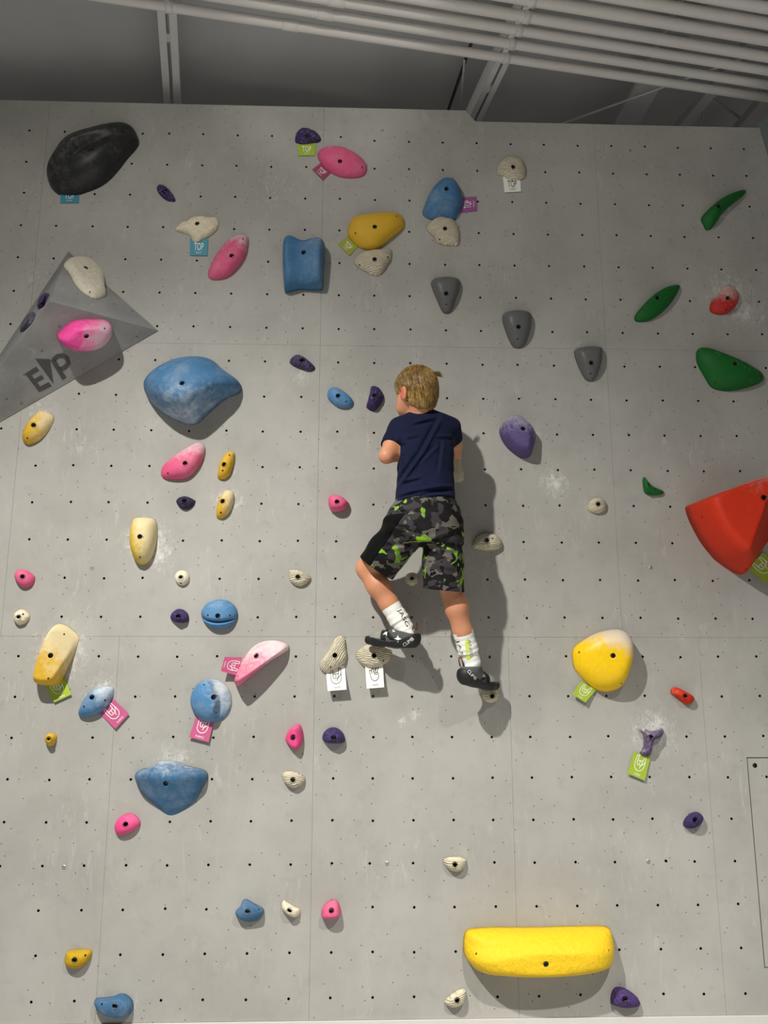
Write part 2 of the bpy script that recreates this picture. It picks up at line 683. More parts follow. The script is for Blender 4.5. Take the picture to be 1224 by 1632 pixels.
for i, (ya, yb, wpxl) in enumerate(PIPES):
    a, b = roof(612, ya, POFF), roof(1224, yb, POFF)
    d = (b - a).normalized()
    zc = (a.lerp(b, .6) - CAM).dot(CF)
    r = wpxl / 2 / FPX * zc
    s, e = a - d * 2.6, b + d * 1.6
    root = empty('ceiling_pipe', tuple(s))
    tag(root, ORD[i], 'pipe', 'white ceiling pipes')
    v, f = tube([s, a, b, e], r, 18)
    link('pipe_run', mesh('pipe_run', [x - s for x in v], f, True), root, None, [M['pipe']])

    def on_pipe(px):
        lo, hi = -2.6, (e - a).length
        for _ in range(50):
            mid = (lo + hi) / 2
            if project(a + d * mid)[0] < px: lo = mid
            else: hi = mid
        return a + d * lo
    for px in COUPL.get(i, ()):
        v, f = ring_band(on_pipe(px), d, r * 1.14, .075)
        link('coupling', mesh('coupling', [x - s for x in v], f, True), root, None, [M['pipe']])
    for (px, py) in CLAMPS.get(i, ()):
        c = on_pipe(px)
        cr = empty('clamp', tuple(c - s), root)
        v, f = ring_band(c, d, r * 1.22, .034)
        link('clamp_band', mesh('clamp_band', [x - c for x in v], f, True), cr, None, [M['clamp']])
        side = d.cross(RN).normalized()
        v, f = box_between(c - d * .012 + RN * r * .4 - side * r * 1.1, c - d * .012 + RN * r * .4 + side * r * 2.6, .028, r * .7, RN)
        link('clamp_strap', mesh('clamp_strap', [x - c for x in v], f), cr, None, [M['clamp']])
        v, f = tube([c + RN * r * .8 - d * .012, c + RN * (.06 + r) - d * .012], .005, 8)
        link('clamp_stud', mesh('clamp_stud', [x - c for x in v], f), cr, None, [M['clamp']])

# ------------------------------------------------------------------ climbing holds
CROPS = {'A1': (0, 0, 2), 'A2': (612, 0, 2), 'A3': (0, 320, 3), 'A4': (408, 180, 3), 'A5': (816, 220, 3), 'A6': (540, 560, 3.6), 'A7': (540, 780, 3.6),
         'A8': (880, 640, 3.558), 'B1': (0, 640, 4.08), 'B2': (200, 640, 3.06), 'B3': (0, 900, 4.08), 'B4': (260, 920, 4.08), 'B5': (0, 1180, 3.06),
         'B6': (340, 1200, 2.782), 'B7': (700, 1340, 2.336), 'B8': (880, 980, 3.558), 'V': (0, 390, 4.708), 'K': (60, 180, 7.2), 'R': (1090, 740, 7.77),
         'P': (440, 550, 6.12), 'Y': (980, 1140, 12.24), 'X': (0, 0, 1)}


def pc(cr, p):
    ox, oy, s = CROPS[cr]
    return (ox + p[0] / s, oy + p[1] / s)


def wood_color(t, co, axis, c, dark):
    mp = t.n('ShaderNodeMapping', i_Vector=co, i_Rotation=(0, axis, 0))
    wv = t.n('ShaderNodeTexWave', i_Vector=mp.outputs[0], i_Scale=38.0, i_Distortion=6.0, i_Detail=2.5, i_Detail_Scale=.9)
    wv.bands_direction = 'Z'
    fine = t.noise(co, 60, 4)
    k = t.math('MULTIPLY', t.smooth(wv.outputs['Fac'], .0, .3), 1.0)
    return t.mix(t.math('MULTIPLY', t.math('SUBTRACT', 1.0, k), .32), t.mix(fine, c, tuple(x * .86 for x in c[:3]) + (1,)), dark), wv.outputs['Fac']


CHALKC = srgb(222, 218, 210)
_hm = [0]


def hold_mat(c, kind='smooth', chalk=None, rough=.6, axis=0.0, chalkc=None, c2=None, film=0.0):
    """chalk = (dir x, dir z, amount): chalk rubbed over one side of the hold, broken up by noise"""
    _hm[0] += 1
    t = NT('hold_resin')
    tc = t.n('ShaderNodeTexCoord')
    co, gen = tc.outputs['Object'], tc.outputs['Generated']
    off = t.n('ShaderNodeVectorMath', operation='ADD', i_0=co, i_1=(_hm[0] * 1.37, _hm[0] * .71, 0))
    nz = t.noise(off.outputs[0], 55, 5, .65)
    if kind == 'wood':
        base, h = wood_color(t, co, axis, c, srgb(110, 98, 78))
        t.bump(h, .85, .006)
    else:
        base = t.mix(nz, tuple(x * .82 for x in c[:3]) + (1,), tuple(min(1, x * 1.15) for x in c[:3]) + (1,))
        if kind == 'lava':
            v = t.n('ShaderNodeTexVoronoi', i_Vector=off.outputs[0], i_Scale=75.0)
            n2 = t.noise(off.outputs[0], 50, 5, .7, 1.5)
            hgt = t.math('MULTIPLY', v.outputs['Distance'], n2)
            base = t.mix(t.smooth(n2, .52, .68), base, c2 or srgb(132, 118, 150))
            t.bump(hgt, 1.0, .012)
        elif kind == 'marble':
            n2 = t.noise(off.outputs[0], 22, 5, .6, 1.5)
            line = t.math('SUBTRACT', 1.0, t.smooth(t.math('ABSOLUTE', t.math('SUBTRACT', n2, .5)), 0.0, .035))
            base = t.mix(t.math('MULTIPLY', line, .3), base, srgb(150, 140, 122))
            t.bump(n2, .45, .008)
        elif kind == 'rock':
            n2 = t.noise(off.outputs[0], 30, 6, .7)
            t.bump(n2, .8, .01)
        else:
            t.bump(t.noise(off.outputs[0], 260, 3), .15, .002)
    if kind in ('smooth', 'rock') and c[0] + c[1] + c[2] > .1:   # a thin film of rubbed-in chalk
        if c[2] > .2 and c[0] < .3: film = .15
        elif c[2] > .2: film = .12
        fn_ = t.noise(off.outputs[0], 9, 6, .75, .4)
        base = t.mix(t.math('ADD', film * .2, t.math('MULTIPLY', t.smooth(fn_, .42, .72), film)), base, CHALKC)
    if chalk:
        sp = t.n('ShaderNodeSeparateXYZ', i_0=gen)
        gx = t.math('MULTIPLY', t.math('SUBTRACT', sp.outputs[0], .5), chalk[0])
        gz = t.math('MULTIPLY', t.math('SUBTRACT', sp.outputs[2], .5), chalk[1])
        nb = t.noise(off.outputs[0], 16, 5, .7, .6)
        nn = t.math('ADD', t.math('MULTIPLY', t.math('SUBTRACT', nb, .5), 1.1), t.math('MULTIPLY', t.math('SUBTRACT', nz, .5), .7))
        k = t.math('ADD', t.math('ADD', gx, gz), t.math('ADD', nn, chalk[2] + .22))
        base = t.mix(t.math('MULTIPLY', t.smooth(k, 0.0, .75), .88), base, chalkc or CHALKC)
    return t.done(base, rough, 0, .3)


def smin_np(a, b, k):
    h = max(0.0, min(1.0, .5 + .5 * (b - a) / k))
    return b * (1 - h) + a * h - k * h * (1 - h)


BOLT_ME = disc_mesh('bolt', .0085, .007, 14, .3, .55, .8)
BOLT_ME.materials.append(M['bolt'])
PIN_ME = disc_mesh('screw', .0042, .0012, 10, .3, .55, .6)
PIN_ME.materials.append(M['hole'])
HGROUP = 'climbing holds bolted to the grey wall'
RINGS = [1.0, .985, .96, .925, .88, .82, .75, .67, .59, .51, .43, .35, .28, .21]


def hold(label, cr, pts, bolt, H, mat, p=2.6, q=1.9, tilt=(0, 0), planes=None, hf=None, frame=None, pins=(), sil=0.0, borer=.0105, name='climbing_hold', nside=60, soft=.03, bore=True, relief=0.0, boltshow=True, rnd_in=True):
    """one hold: outline pixels on the surface of frame, the bolt at pixel bolt, standing H proud. planes: facets h = a + b*u + c*v (u, v in units of the half size)"""
    O, U, V, N = frame or WALLF
    pts = [pc(cr, x) for x in pts]
    bpx = pc(cr, bolt)
    c3 = hit(*bpx, O + N * (H * .8), N) - N * (H * .8)
    uv = []
    for x in pts:
        w_ = hit(*x, O + N * (H * sil), N) - N * (H * sil)
        uv.append(Vector(((w_ - c3).dot(U), (w_ - c3).dot(V))))
    ol = spline(uv, nside)
    ctr = sum(ol, Vector((0, 0))) / nside
    # the best ellipse through the outline: inner contour lines round off towards it
    el_ = []
    ac, as_ = Vector((0, 0)), Vector((0, 0))
    for k in range(nside):
        t_ = 2 * math.pi * k / nside
        ac += (ol[k] - ctr) * (2 / nside * math.cos(t_))
        as_ += (ol[k] - ctr) * (2 / nside * math.sin(t_))
    for k in range(nside):
        t_ = 2 * math.pi * k / nside
        el_.append(ctr + ac * math.cos(t_) + as_ * math.sin(t_))
    R = max((x - ctr).length for x in ol)

    def height(u, v, s):
        g_ = max(0.0, 1 - s ** p) ** (1 / q)
        a, b = (u - ctr.x) / R, (v - ctr.y) / R
        if planes:
            h = None
            for (k0, ku, kv) in planes:
                e = k0 + ku * a + kv * b
                h = e if h is None else smin_np(h, e, soft / H * .6)
            h = max(h, .04) * min(1.0, g_ * 1.25)
        else:
            h = g_ * max(.12, 1 + tilt[0] * a + tilt[1] * b)
        if hf: h = hf(h, a, b, s)
        return h * H
    if relief:
        rnd = random.Random(len(label) * 7 + int(bpx[0]))
        ph = [rnd.uniform(0, 6) for _ in range(6)]
    vs, fs, mi = [], [], []
    ringpts = []
    for s in RINGS:
        wr = (1 - s) ** .75 if rnd_in else 0
        ringpts.append([(x.lerp(e_, wr) * s, s) for x, e_ in zip(ol, el_)])
    rb = borer
    # blend the inner ring to a circle round the bolt
    ringpts.append([(Vector((x.normalized() * rb * 1.25)).lerp(x * .14, .35 if x.length * .14 > rb * 1.3 else 0), .12) for x in ol])
    ringpts.append([(x.normalized() * rb, .06) for x in ol])
    for ring in ringpts:
        for x, s in ring:
            h = height(x.x, x.y, s)
            if relief and s < .99:
                h += relief * (math.sin(x.x * 95 + ph[0]) * math.sin(x.y * 105 + ph[1]) + .6 * math.sin(x.x * 190 + x.y * 60 + ph[2]) * math.sin(x.y * 170 + ph[3]))
                h = max(h, .001)
            vs.append(U * x.x + V * x.y + N * h)
    hb = height(0, 0, .06)
    nr = len(ringpts)
    if bore:
        dep = min(hb * .6, .022)
        base_ = hb - dep
        for x in ol:
            d = x.normalized() * rb * .97
            vs.append(U * d.x + V * d.y + N * base_)
        nr2 = nr + 1
    else:
        nr2 = nr
    n = nside
    # orientation of the outline
    area = sum(ol[i].x * ol[(i + 1) % n].y - ol[(i + 1) % n].x * ol[i].y for i in range(n))
    for i in range(nr2 - 1):
        for k in range(n):
            l = (k + 1) % n
            f = (i * n + k, i * n + l, (i + 1) * n + l, (i + 1) * n + k)
            fs.append(f if area > 0 else f[::-1])
            mi.append(1 if bore and i == nr2 - 2 else 0)  # dark bore lining: black washers, with the recess shade put into its colour
    f = tuple((nr2 - 1) * n + k for k in range(n))
    fs.append(f if area > 0 else f[::-1]); mi.append(1 if bore else 0)
    f = tuple(range(n))
    fs.append(f[::-1] if area > 0 else f); mi.append(0)
    me = mesh(name, vs, fs, True, mi)
    o = link(name, me, None, c3 + N * .0005, [mat, M['hole']])
    tag(o, label, 'climbing hold', HGROUP)
    quat = N.to_track_quat('Z', 'Y')
    if bore and boltshow:
        b = bpy.data.objects.new('bolt', BOLT_ME)
        col.objects.link(b)
        b.parent = o
        b.location = N * (base_ + .0005)
        b.rotation_euler = quat.to_euler()
    if pins:
        bvh = BVHTree.FromPolygons([Vector(v) for v in vs], fs)
        for px in pins:
            v_ = ray(*pc(cr, px))
            loc, nor, _, _ = bvh.ray_cast(CAM - o.location, v_)
            if loc is None: continue
            if nor.dot(v_) > 0: nor = -nor
            b = bpy.data.objects.new('screw', PIN_ME)
            col.objects.link(b)
            b.parent = o
            b.location = loc - nor * .0004
            b.rotation_euler = nor.to_track_quat('Z', 'Y').to_euler()
    return o


def gauss(x, s):
    return math.exp(-(x / s) ** 2)


BLUE, BLUE2 = (.03, .145, .3, 1), (.05, .2, .4, 1)
PINK, HOT = (.7, .085, .215, 1), (.82, .05, .24, 1)
YEL, YEL2 = (.92, .57, .005, 1), (.66, .4, .03, 1)
BLUED = (.02, .115, .24, 1)
PUR = (.05, .028, .12, 1)
GRN = (.006, .12, .016, 1)
RED = (.58, .03, .006, 1)
WHT = srgb(228, 218, 190)
GRY = srgb(98, 99, 98)
PALEY = srgb(226, 212, 170)

# ---- top of the wall
def f_black(h, a, b, s):
    # a long fold runs from the lower end up to a pocket, then along the upper edge
    y = .12 + .55 * a
    d = b - (.1 + .62 * max(-1, a) if a < -.25 else -.02 + .42 * (a + .25) + .0)
    dep = .5 if a < -.25 else .5 * max(0, 1 - (a + .25) / .9)
    up = .12 if d > 0 else -.04
    return h * (1 - dep * gauss(d, .09 if a < -.25 else .13) + up * min(1, abs(d) * 4))
hold('large black hold with a deep fold, above a teal tag', 'K', [(80, 640), (110, 540), (190, 410), (250, 320), (350, 245), (480, 205), (650, 165), (800, 120), (930, 92), (1010, 92), (1090, 145), (1150, 290), (1120, 370), (1020, 480), (920, 610), (800, 740), (680, 820), (540, 875), (420, 912), (300, 912), (200, 890), (130, 820), (95, 730)],
     (622, 450), .115, hold_mat((.022, .022, .023, 1), 'smooth', (-.4, .3, -.05), .42, chalkc=srgb(96, 96, 95)), p=2.2, q=1.7, hf=f_black, sil=.25, nside=84)
hold('small dark purple oval hold, right of the big black hold', 'X', [(250, 300), (256, 295), (266, 300), (276, 311), (280, 320), (275, 322), (264, 319), (254, 310)], (263, 306), .03, hold_mat(PUR, 'lava'), relief=.002)
hold('dark purple rounded triangle hold above a green TOP tag', 'A4', [(188, 135), (190, 105), (205, 80), (235, 73), (270, 82), (300, 102), (311, 122), (300, 135), (255, 143), (215, 147)], (245, 115), .045, hold_mat(PUR, 'lava', (0, .6, -.4)), relief=.003, sil=.2)
hold('pink oval hold with a maroon TOP tag at its end', 'A4', [(293, 200), (305, 175), (335, 160), (380, 156), (425, 167), (470, 188), (510, 218), (530, 250), (525, 285), (500, 303), (450, 308), (400, 302), (350, 278), (315, 245)], (402, 237), .05, hold_mat(PINK, 'smooth', (-.2, .9, -.5)), pins=[(508, 260)], sil=.2)
hold('white grained hold above a white TOP tag', 'A2', [(360, 542), (366, 524), (385, 505), (410, 498), (435, 503), (447, 520), (452, 545), (447, 565), (420, 575), (395, 570), (378, 558), (363, 555)], (411, 535), .04, hold_mat(WHT, 'wood', axis=.1), sil=.2, relief=.0015)
hold('green sickle shaped hold near the upper corner', 'A5', [(905, 385), (930, 350), (985, 300), (1040, 268), (1090, 250), (1122, 247), (1108, 272), (1060, 310), (1010, 355), (980, 400), (955, 430), (930, 438), (918, 415)], (985, 330), .05, hold_mat(GRN, 'smooth', (-.2, -.3, -.75)), q=1.5, p=2, sil=.15, rnd_in=False)
hold('blue shield shaped hold with a purple TOP tag beside it', 'A4', [(797, 475), (805, 440), (825, 395), (855, 350), (890, 320), (920, 315), (950, 325), (970, 355), (983, 390), (988, 430), (970, 475), (945, 510), (900, 503), (850, 507), (815, 495)], (909, 373), .075, hold_mat(BLUE, 'smooth', (-.1, .9, -.55)), tilt=(0, .25), sil=.2)
hold('white grained hold just below the blue shield hold', 'A4', [(817, 553), (830, 525), (860, 500), (900, 495), (945, 510), (968, 545), (973, 590), (968, 630), (940, 632), (890, 630), (860, 615), (850, 590), (830, 572)], (903, 557), .04, hold_mat(WHT, 'wood', axis=.5), pins=[(878, 605)], sil=.2, relief=.0015)
hold('large yellow hold with an olive TOP tag, upper wall', 'A4', [(440, 550), (450, 515), (480, 492), (560, 482), (640, 475), (685, 480), (708, 505), (710, 535), (690, 560), (640, 600), (590, 640), (545, 652), (495, 640), (455, 605), (440, 580)], (568, 551), .065, hold_mat(YEL2, 'smooth', (-.1, .7, -.5), chalkc=srgb(205, 190, 150)), pins=[(475, 575), (671, 494)], sil=.2)
hold('white grained hold just below the upper yellow hold', 'A4', [(468, 710), (478, 690), (510, 665), (570, 655), (640, 652), (651, 665), (645, 695), (625, 725), (605, 760), (580, 775), (545, 770), (520, 755), (485, 735)], (567, 704), .045, hold_mat(WHT, 'wood', axis=.15), pins=[(630, 690), (496, 728)], sil=.2, relief=.0015)
hold('blue saddle shaped block hold on the upper wall', 'A4', [(125, 640), (128, 600), (143, 580), (170, 583), (200, 602), (235, 607), (270, 592), (305, 590), (327, 610), (330, 640), (322, 720), (319, 808), (310, 822), (260, 822), (200, 820), (145, 833), (132, 825), (126, 740)],
     (227, 662), .12, hold_mat(BLUE, 'smooth', (.5, .5, -.45)), p=5, q=2.2, hf=lambda h, a, b, s: h * (.72 + .5 * min(1, abs(a) * 1.5) ** 2), sil=.5)
G3 = hold_mat(GRY, 'smooth', (0, .5, -.72), .42)
hold('grey tapered hold, leftmost of the three grey ones', 'A4', [(837, 810), (850, 792), (905, 786), (960, 790), (978, 805), (975, 835), (960, 880), (945, 925), (930, 950), (910, 956), (890, 945), (865, 890), (845, 840)], (909, 866), .06, G3, tilt=(0, .35), pins=[(910, 915)], sil=.2)
hold('grey tapered hold, middle of the three grey ones', 'X', [(801, 508), (805, 498), (824, 495), (844, 498), (848, 507), (846, 525), (840, 544), (833, 552), (824, 554), (816, 549), (807, 529)], (826, 522), .06, G3, tilt=(0, .35), pins=[(825, 540)], sil=.2)
hold('grey tapered hold, lowest of the three grey ones', 'A5', [(300, 1030), (310, 1006), (360, 998), (425, 1000), (434, 1015), (430, 1060), (415, 1120), (400, 1150), (375, 1161), (350, 1148), (320, 1090)], (377, 1077), .06, G3, tilt=(0, .35), pins=[(375, 1125)], sil=.2)
hold('slim green leaf shaped hold left of the small red hold', 'A5', [(586, 860), (600, 830), (650, 775), (700, 735), (750, 710), (803, 702), (795, 735), (760, 790), (710, 840), (660, 870), (620, 877), (595, 875)], (692, 767), .05, hold_mat(GRN, 'smooth', (.3, -.2, -.75)), pins=[(630, 822), (757, 725)], sil=.15)
hold('small chalky red hold beside a chalk cloud', 'A5', [(948, 810), (955, 780), (985, 755), (1005, 720), (1025, 703), (1055, 712), (1080, 735), (1085, 770), (1070, 805), (1035, 835), (990, 842), (955, 830)], (1028, 769), .045, hold_mat((.5, .03, .025, 1), 'smooth', (0, 1.2, .12), chalkc=srgb(215, 185, 178)), pins=[(1024, 820)], sil=.2)
hold('large chalky green hold below the small red hold', 'A5', [(885, 1050), (888, 1015), (905, 998), (940, 1000), (975, 1018), (1040, 1055), (1130, 1090), (1190, 1115), (1210, 1140), (1195, 1165), (1130, 1190), (1060, 1205), (1000, 1203), (955, 1185), (920, 1130), (895, 1085)], (1062, 1083), .07, hold_mat(GRN, 'smooth', (.5, .5, -.28)), q=1.6, pins=[(972, 1170)], sil=.2)
hold('white fish shaped hold above a teal TOP tag', 'A3', [(835, 138), (860, 110), (895, 97), (930, 75), (985, 77), (1035, 80), (1046, 100), (1040, 130), (1010, 160), (975, 180), (940, 198), (920, 190), (905, 165), (870, 150)], (945, 114), .04, hold_mat(WHT, 'marble'), relief=.003, sil=.2)
hold('pink slanted oval hold right of the teal TOP tag', 'A3', [(993, 340), (1010, 300), (1045, 240), (1090, 190), (1140, 163), (1175, 162), (1188, 180), (1180, 240), (1160, 285), (1120, 335), (1080, 365), (1030, 375), (1000, 368)], (1109, 268), .055, hold_mat(PINK, 'smooth', (.2, 1.1, -.25)), pins=[(1161, 182)], sil=.2)
# ---- middle
hold('large blue rounded diamond hold, biggest blue one', 'A3', [(668, 860), (680, 830), (720, 790), (800, 745), (880, 725), (950, 723), (1010, 740), (1060, 785), (1130, 835), (1143, 865), (1130, 890), (1080, 910), (1030, 945), (980, 990), (940, 1030), (900, 1045), (840, 1030), (770, 995), (715, 950), (680, 905)],
     (882, 892), .2, hold_mat(BLUE, 'smooth', (0, -1.0, -.25), chalkc=srgb(176, 190, 202)), p=2.6, q=2.0, tilt=(.0, -.25), sil=.45, nside=72)
hold('pale yellow tapered hold at the lower edge of the grey volume', 'B1', [(150, 240), (165, 200), (200, 140), (245, 85), (280, 62), (330, 80), (354, 110), (340, 150), (310, 200), (270, 245), (220, 275), (185, 283), (160, 268)], (224, 158), .055, hold_mat(YEL2, 'smooth', (1.1, 0, .0), chalkc=PALEY), tilt=(-.3, .1), pins=[(178, 238)])
hold('large pink wedge hold under the biggest blue hold', 'B2', [(173, 350), (185, 315), (230, 275), (290, 235), (340, 205), (370, 203), (390, 225), (385, 265), (365, 310), (330, 355), (290, 378), (210, 380), (180, 370)], (293, 304), .055, hold_mat(PINK, 'smooth', (-.1, 1.5, -.1), chalkc=srgb(215, 190, 195)), pins=[(207, 350)])
hold('narrow yellow hold, upper of two right of the pink wedge', 'B2', [(450, 365), (458, 320), (475, 280), (500, 248), (530, 248), (534, 275), (525, 315), (508, 360), (480, 380), (455, 377)], (482, 309), .045, hold_mat(YEL2, 'smooth', (.7, .2, -.35), chalkc=PALEY), pins=[(507, 261), (474, 336)])
hold('narrow yellow hold, lower of two right of the pink wedge', 'B2', [(443, 555), (450, 510), (465, 470), (490, 435), (520, 438), (532, 460), (525, 500), (505, 545), (475, 570), (450, 568)], (475, 488), .045, hold_mat(YEL2, 'smooth', (.9, .4, .05), chalkc=PALEY), pins=[(465, 541)])
hold('tiny dark purple hold under the large pink wedge', 'B2', [(249, 485), (265, 468), (300, 464), (335, 480), (342, 490), (325, 515), (300, 528), (270, 520), (252, 500)], (288, 488), .03, hold_mat((.03, .02, .06, 1), 'lava', c2=srgb(70, 62, 88)), relief=.002)
hold('tall pale yellow hold ringed by chalk marks', 'B2', [(28, 660), (35, 600), (50, 572), (100, 568), (140, 575), (156, 600), (155, 660), (145, 720), (125, 770), (95, 797), (60, 790), (40, 755), (30, 710)], (75, 662), .085, hold_mat((.62, .42, .03, 1), 'smooth', (1.1, .6, .28), chalkc=PALEY), p=3, tilt=(-.25, 0), pins=[(71, 759)])
hold('small pink hold at the left edge, above a small white one', 'B1', [(98, 1140), (108, 1105), (135, 1093), (180, 1102), (220, 1130), (230, 1150), (220, 1185), (190, 1208), (150, 1210), (120, 1185)], (151, 1139), .04, hold_mat(PINK, 'smooth', (.3, -.3, -.6)))
hold('white round button hold, alone below the tall yellow hold', 'B2', [(277 + 37 * math.cos(k * math.pi / 5), 860 + 37 * math.sin(k * math.pi / 5)) for k in range(10)], (271, 858), .03, hold_mat(WHT, 'smooth'), pins=[(270, 886)])
hold('small white pebble hold at the left edge', 'B3', [(92, 345), (105, 310), (135, 292), (170, 298), (195, 325), (194, 350), (170, 380), (130, 393), (105, 380)], (124, 342), .035, hold_mat(WHT, 'marble'), relief=.0015, pins=[(150, 322)])
hold('white grained leaf hold left of the climber knee', 'B2', [(796, 840), (800, 822), (840, 823), (880, 838), (906, 860), (890, 880), (855, 900), (820, 892), (800, 870)], (841, 856), .035, hold_mat(WHT, 'wood', axis=.2), relief=.001)
hold('dark purple hold left of the blue slotted hold', 'B4', [(48, 265), (62, 230), (95, 207), (130, 210), (160, 235), (169, 265), (160, 290), (120, 297), (75, 290)], (101, 256), .04, hold_mat(PUR, 'lava', c2=srgb(84, 70, 112)), tilt=(0, -.2), relief=.002)


def f_smile(h, a, b, s):
    d = b - (-.42 + .28 * a * a)
    return h * (1 - .55 * gauss(d + .02, .075) * (1 if abs(a) < .95 else .3))
hold('blue oval hold with a curved slot like a smile', 'B4', [(248, 240), (262, 200), (300, 160), (360, 145), (420, 152), (465, 185), (487, 235), (475, 285), (430, 325), (370, 338), (310, 330), (265, 290)], (358, 253), .055, hold_mat(BLUE2, 'smooth', (0, .5, -.3), chalkc=srgb(175, 195, 210)), hf=f_smile, pins=[(291, 247), (435, 247)], nside=80)
hold('long pale yellow hold above a green hand tag, left side', 'B3', [(240, 760), (265, 680), (300, 590), (340, 480), (372, 395), (400, 385), (450, 405), (500, 450), (515, 480), (500, 540), (460, 640), (415, 740), (390, 775), (350, 787), (290, 785), (250, 775)], (339, 592), .1, hold_mat((.66, .4, .03, 1), 'smooth', (.5, 1.1, .2), chalkc=PALEY),
     planes=[(1.0, -.1, .1), (1.15, -1.5, -.4)], p=6, q=1.6, pins=[(417, 452), (314, 740)])
hold('blue leaf shaped hold with a pink hand tag below', 'B3', [(512, 970), (525, 930), (560, 865), (610, 815), (660, 795), (720, 793), (743, 810), (735, 860), (700, 920), (650, 965), (580, 990), (530, 988)], (603, 861), .055, hold_mat(BLUE2, 'smooth', (.8, .8, -.2), chalkc=srgb(205, 212, 216)), pins=[(546, 922), (683, 881)])
hold('tiny yellow knob hold near the left edge', 'B3', [(298, 1135), (310, 1105), (340, 1093), (368, 1110), (370, 1140), (352, 1170), (330, 1180), (308, 1165)], (322, 1132), .045, hold_mat(YEL2, 'smooth'), p=2)
hold('long pale pink wedge hold with a chalky top', 'B4', [(460, 685), (480, 630), (510, 545), (560, 470), (620, 425), (700, 408), (770, 418), (815, 440), (812, 470), (770, 500), (690, 550), (600, 620), (540, 670), (490, 710), (468, 700)], (600, 510), .085, hold_mat((.72, .16, .27, 1), 'smooth', (.1, 1.2, .05), chalkc=srgb(225, 208, 208)),
     planes=[(1.05, -.1, -.25), (.72, .9, -1.9), (1.3, -.3, -1.3)], p=8, q=1.5, pins=[(485, 642)], sil=.35)


def f_disc(h, a, b, s):
    # a curved step: the right hand crescent is lower than the left
    e = a - (.42 - .55 * max(0, b) ** 1.2 - .25 * max(0, -b))
    k = 1 / (1 + math.exp(-e * 26))
    return h * (1 - .55 * k)
hold('blue round hold with a chalky crescent step', 'B4', [(313 + 134 * math.cos(k * math.pi / 8), 803 + 142 * math.sin(k * math.pi / 8)) for k in range(16)], (331, 780), .075, hold_mat(BLUE2, 'smooth', (1.0, .6, -.16), chalkc=srgb(205, 208, 205)), hf=f_disc, pins=[(266, 698), (345, 880)], nside=90)
hold('tall white grained hold above the white horned hand tag', 'B4', [(1018, 580), (1030, 540), (1080, 470), (1120, 400), (1150, 378), (1182, 392), (1188, 450), (1196, 510), (1180, 560), (1130, 590), (1080, 615), (1050, 622), (1025, 605)], (1117, 508), .045, hold_mat(WHT, 'wood', axis=1.0), pins=[(1090, 583)], relief=.0015, boltshow=False)
hold('white grained hold under the climber left shoe', 'A7', [(97, 960), (105, 930), (150, 895), (200, 885), (290, 910), (303, 945), (290, 985), (240, 1015), (190, 1028), (150, 1020), (115, 990)], (202, 954), .05, hold_mat(WHT, 'wood', axis=-.15), pins=[(255, 984)], relief=.0015, boltshow=False)
hold('white round hold in shade between the climber legs', 'A7', [(419 + 40 * math.cos(k * math.pi / 5), 514 + 40 * math.sin(k * math.pi / 5)) for k in range(10)], (419, 508), .035, hold_mat(WHT, 'wood'))
hold('white grained oval hold right of the camouflage shorts', 'A7', [(765, 328), (780, 290), (810, 262), (860, 255), (905, 265), (932, 295), (935, 325), (910, 345), (860, 352), (800, 345)], (847, 294), .05, hold_mat(WHT, 'wood', axis=.1), pins=[(882, 282)], tilt=(0, -.1), relief=.0015)
hold('white round hold under the climber right shoe', 'A7', [(870 + 50 * math.cos(k * math.pi / 5), 1180 + 45 * math.sin(k * math.pi / 5)) for k in range(10)], (878, 1185), .045, hold_mat(WHT, 'wood'), boltshow=False)
hold('white grained hold gripped at the climber chest', 'X', [(684, 742), (692, 716), (712, 702), (733, 700), (737, 715), (735, 735), (740, 764), (724, 770), (704, 768), (690, 760)], (710, 735), .05, hold_mat(WHT, 'wood', axis=1.2), relief=.0015)
hold('small blue oval hold left of the climber head', 'P', [(500, 490), (508, 445), (550, 418), (600, 422), (670, 465), (735, 520), (757, 565), (735, 605), (680, 622), (610, 612), (545, 570), (510, 530)], (605, 501), .04, hold_mat(BLUE2, 'smooth', (.2, .3, -.8)), pins=[(682, 550)])
hold('small dark purple upright hold beside the climber face', 'P', [(880, 605), (895, 545), (915, 470), (925, 410), (960, 405), (1010, 430), (1048, 490), (1040, 545), (1000, 605), (955, 645), (910, 632)], (962, 500), .05, hold_mat(PUR, 'lava', c2=srgb(110, 92, 140)), tilt=(-.3, 0), relief=.0025)
hold('flat purple hold near the panel seam left of the head', 'P', [(132, 170), (150, 130), (195, 102), (240, 103), (290, 135), (350, 185), (382, 222), (360, 250), (310, 256), (230, 230), (160, 200)], (253, 155), .035, hold_mat((.06, .04, .11, 1), 'lava', c2=srgb(140, 128, 150)), relief=.002)
hold('large faceted purple hold right of the climber shoulder', 'A6', [(920, 460), (930, 430), (960, 395), (1000, 373), (1040, 372), (1060, 400), (1090, 430), (1125, 470), (1130, 500), (1110, 570), (1095, 605), (1060, 615), (1020, 600), (970, 560), (935, 510)], (1053, 450), .09, hold_mat((.1, .07, .2, 1), 'rock', (.2, 1.2, -.1), chalkc=srgb(178, 172, 188)),
     planes=[(1.0, .25, .1), (1.15, -.35, -.55), (1.75, -1.9, .2)], p=4, q=1.6, pins=[])
hold('small pink hold left of the climber shorts', 'B2', [(989, 490), (995, 465), (1020, 459), (1055, 468), (1085, 492), (1090, 505), (1070, 530), (1035, 540), (1005, 535), (993, 515)], (1032, 492), .06, hold_mat(PINK, 'smooth', (.1, .5, -.6)), p=4)
hold('tiny white grained hold left of the small green hold', 'A8', [(197, 605), (210, 570), (245, 548), (285, 555), (305, 580), (295, 615), (260, 635), (220, 628)], (258, 583), .035, hold_mat(WHT, 'wood', axis=.4), relief=.001)
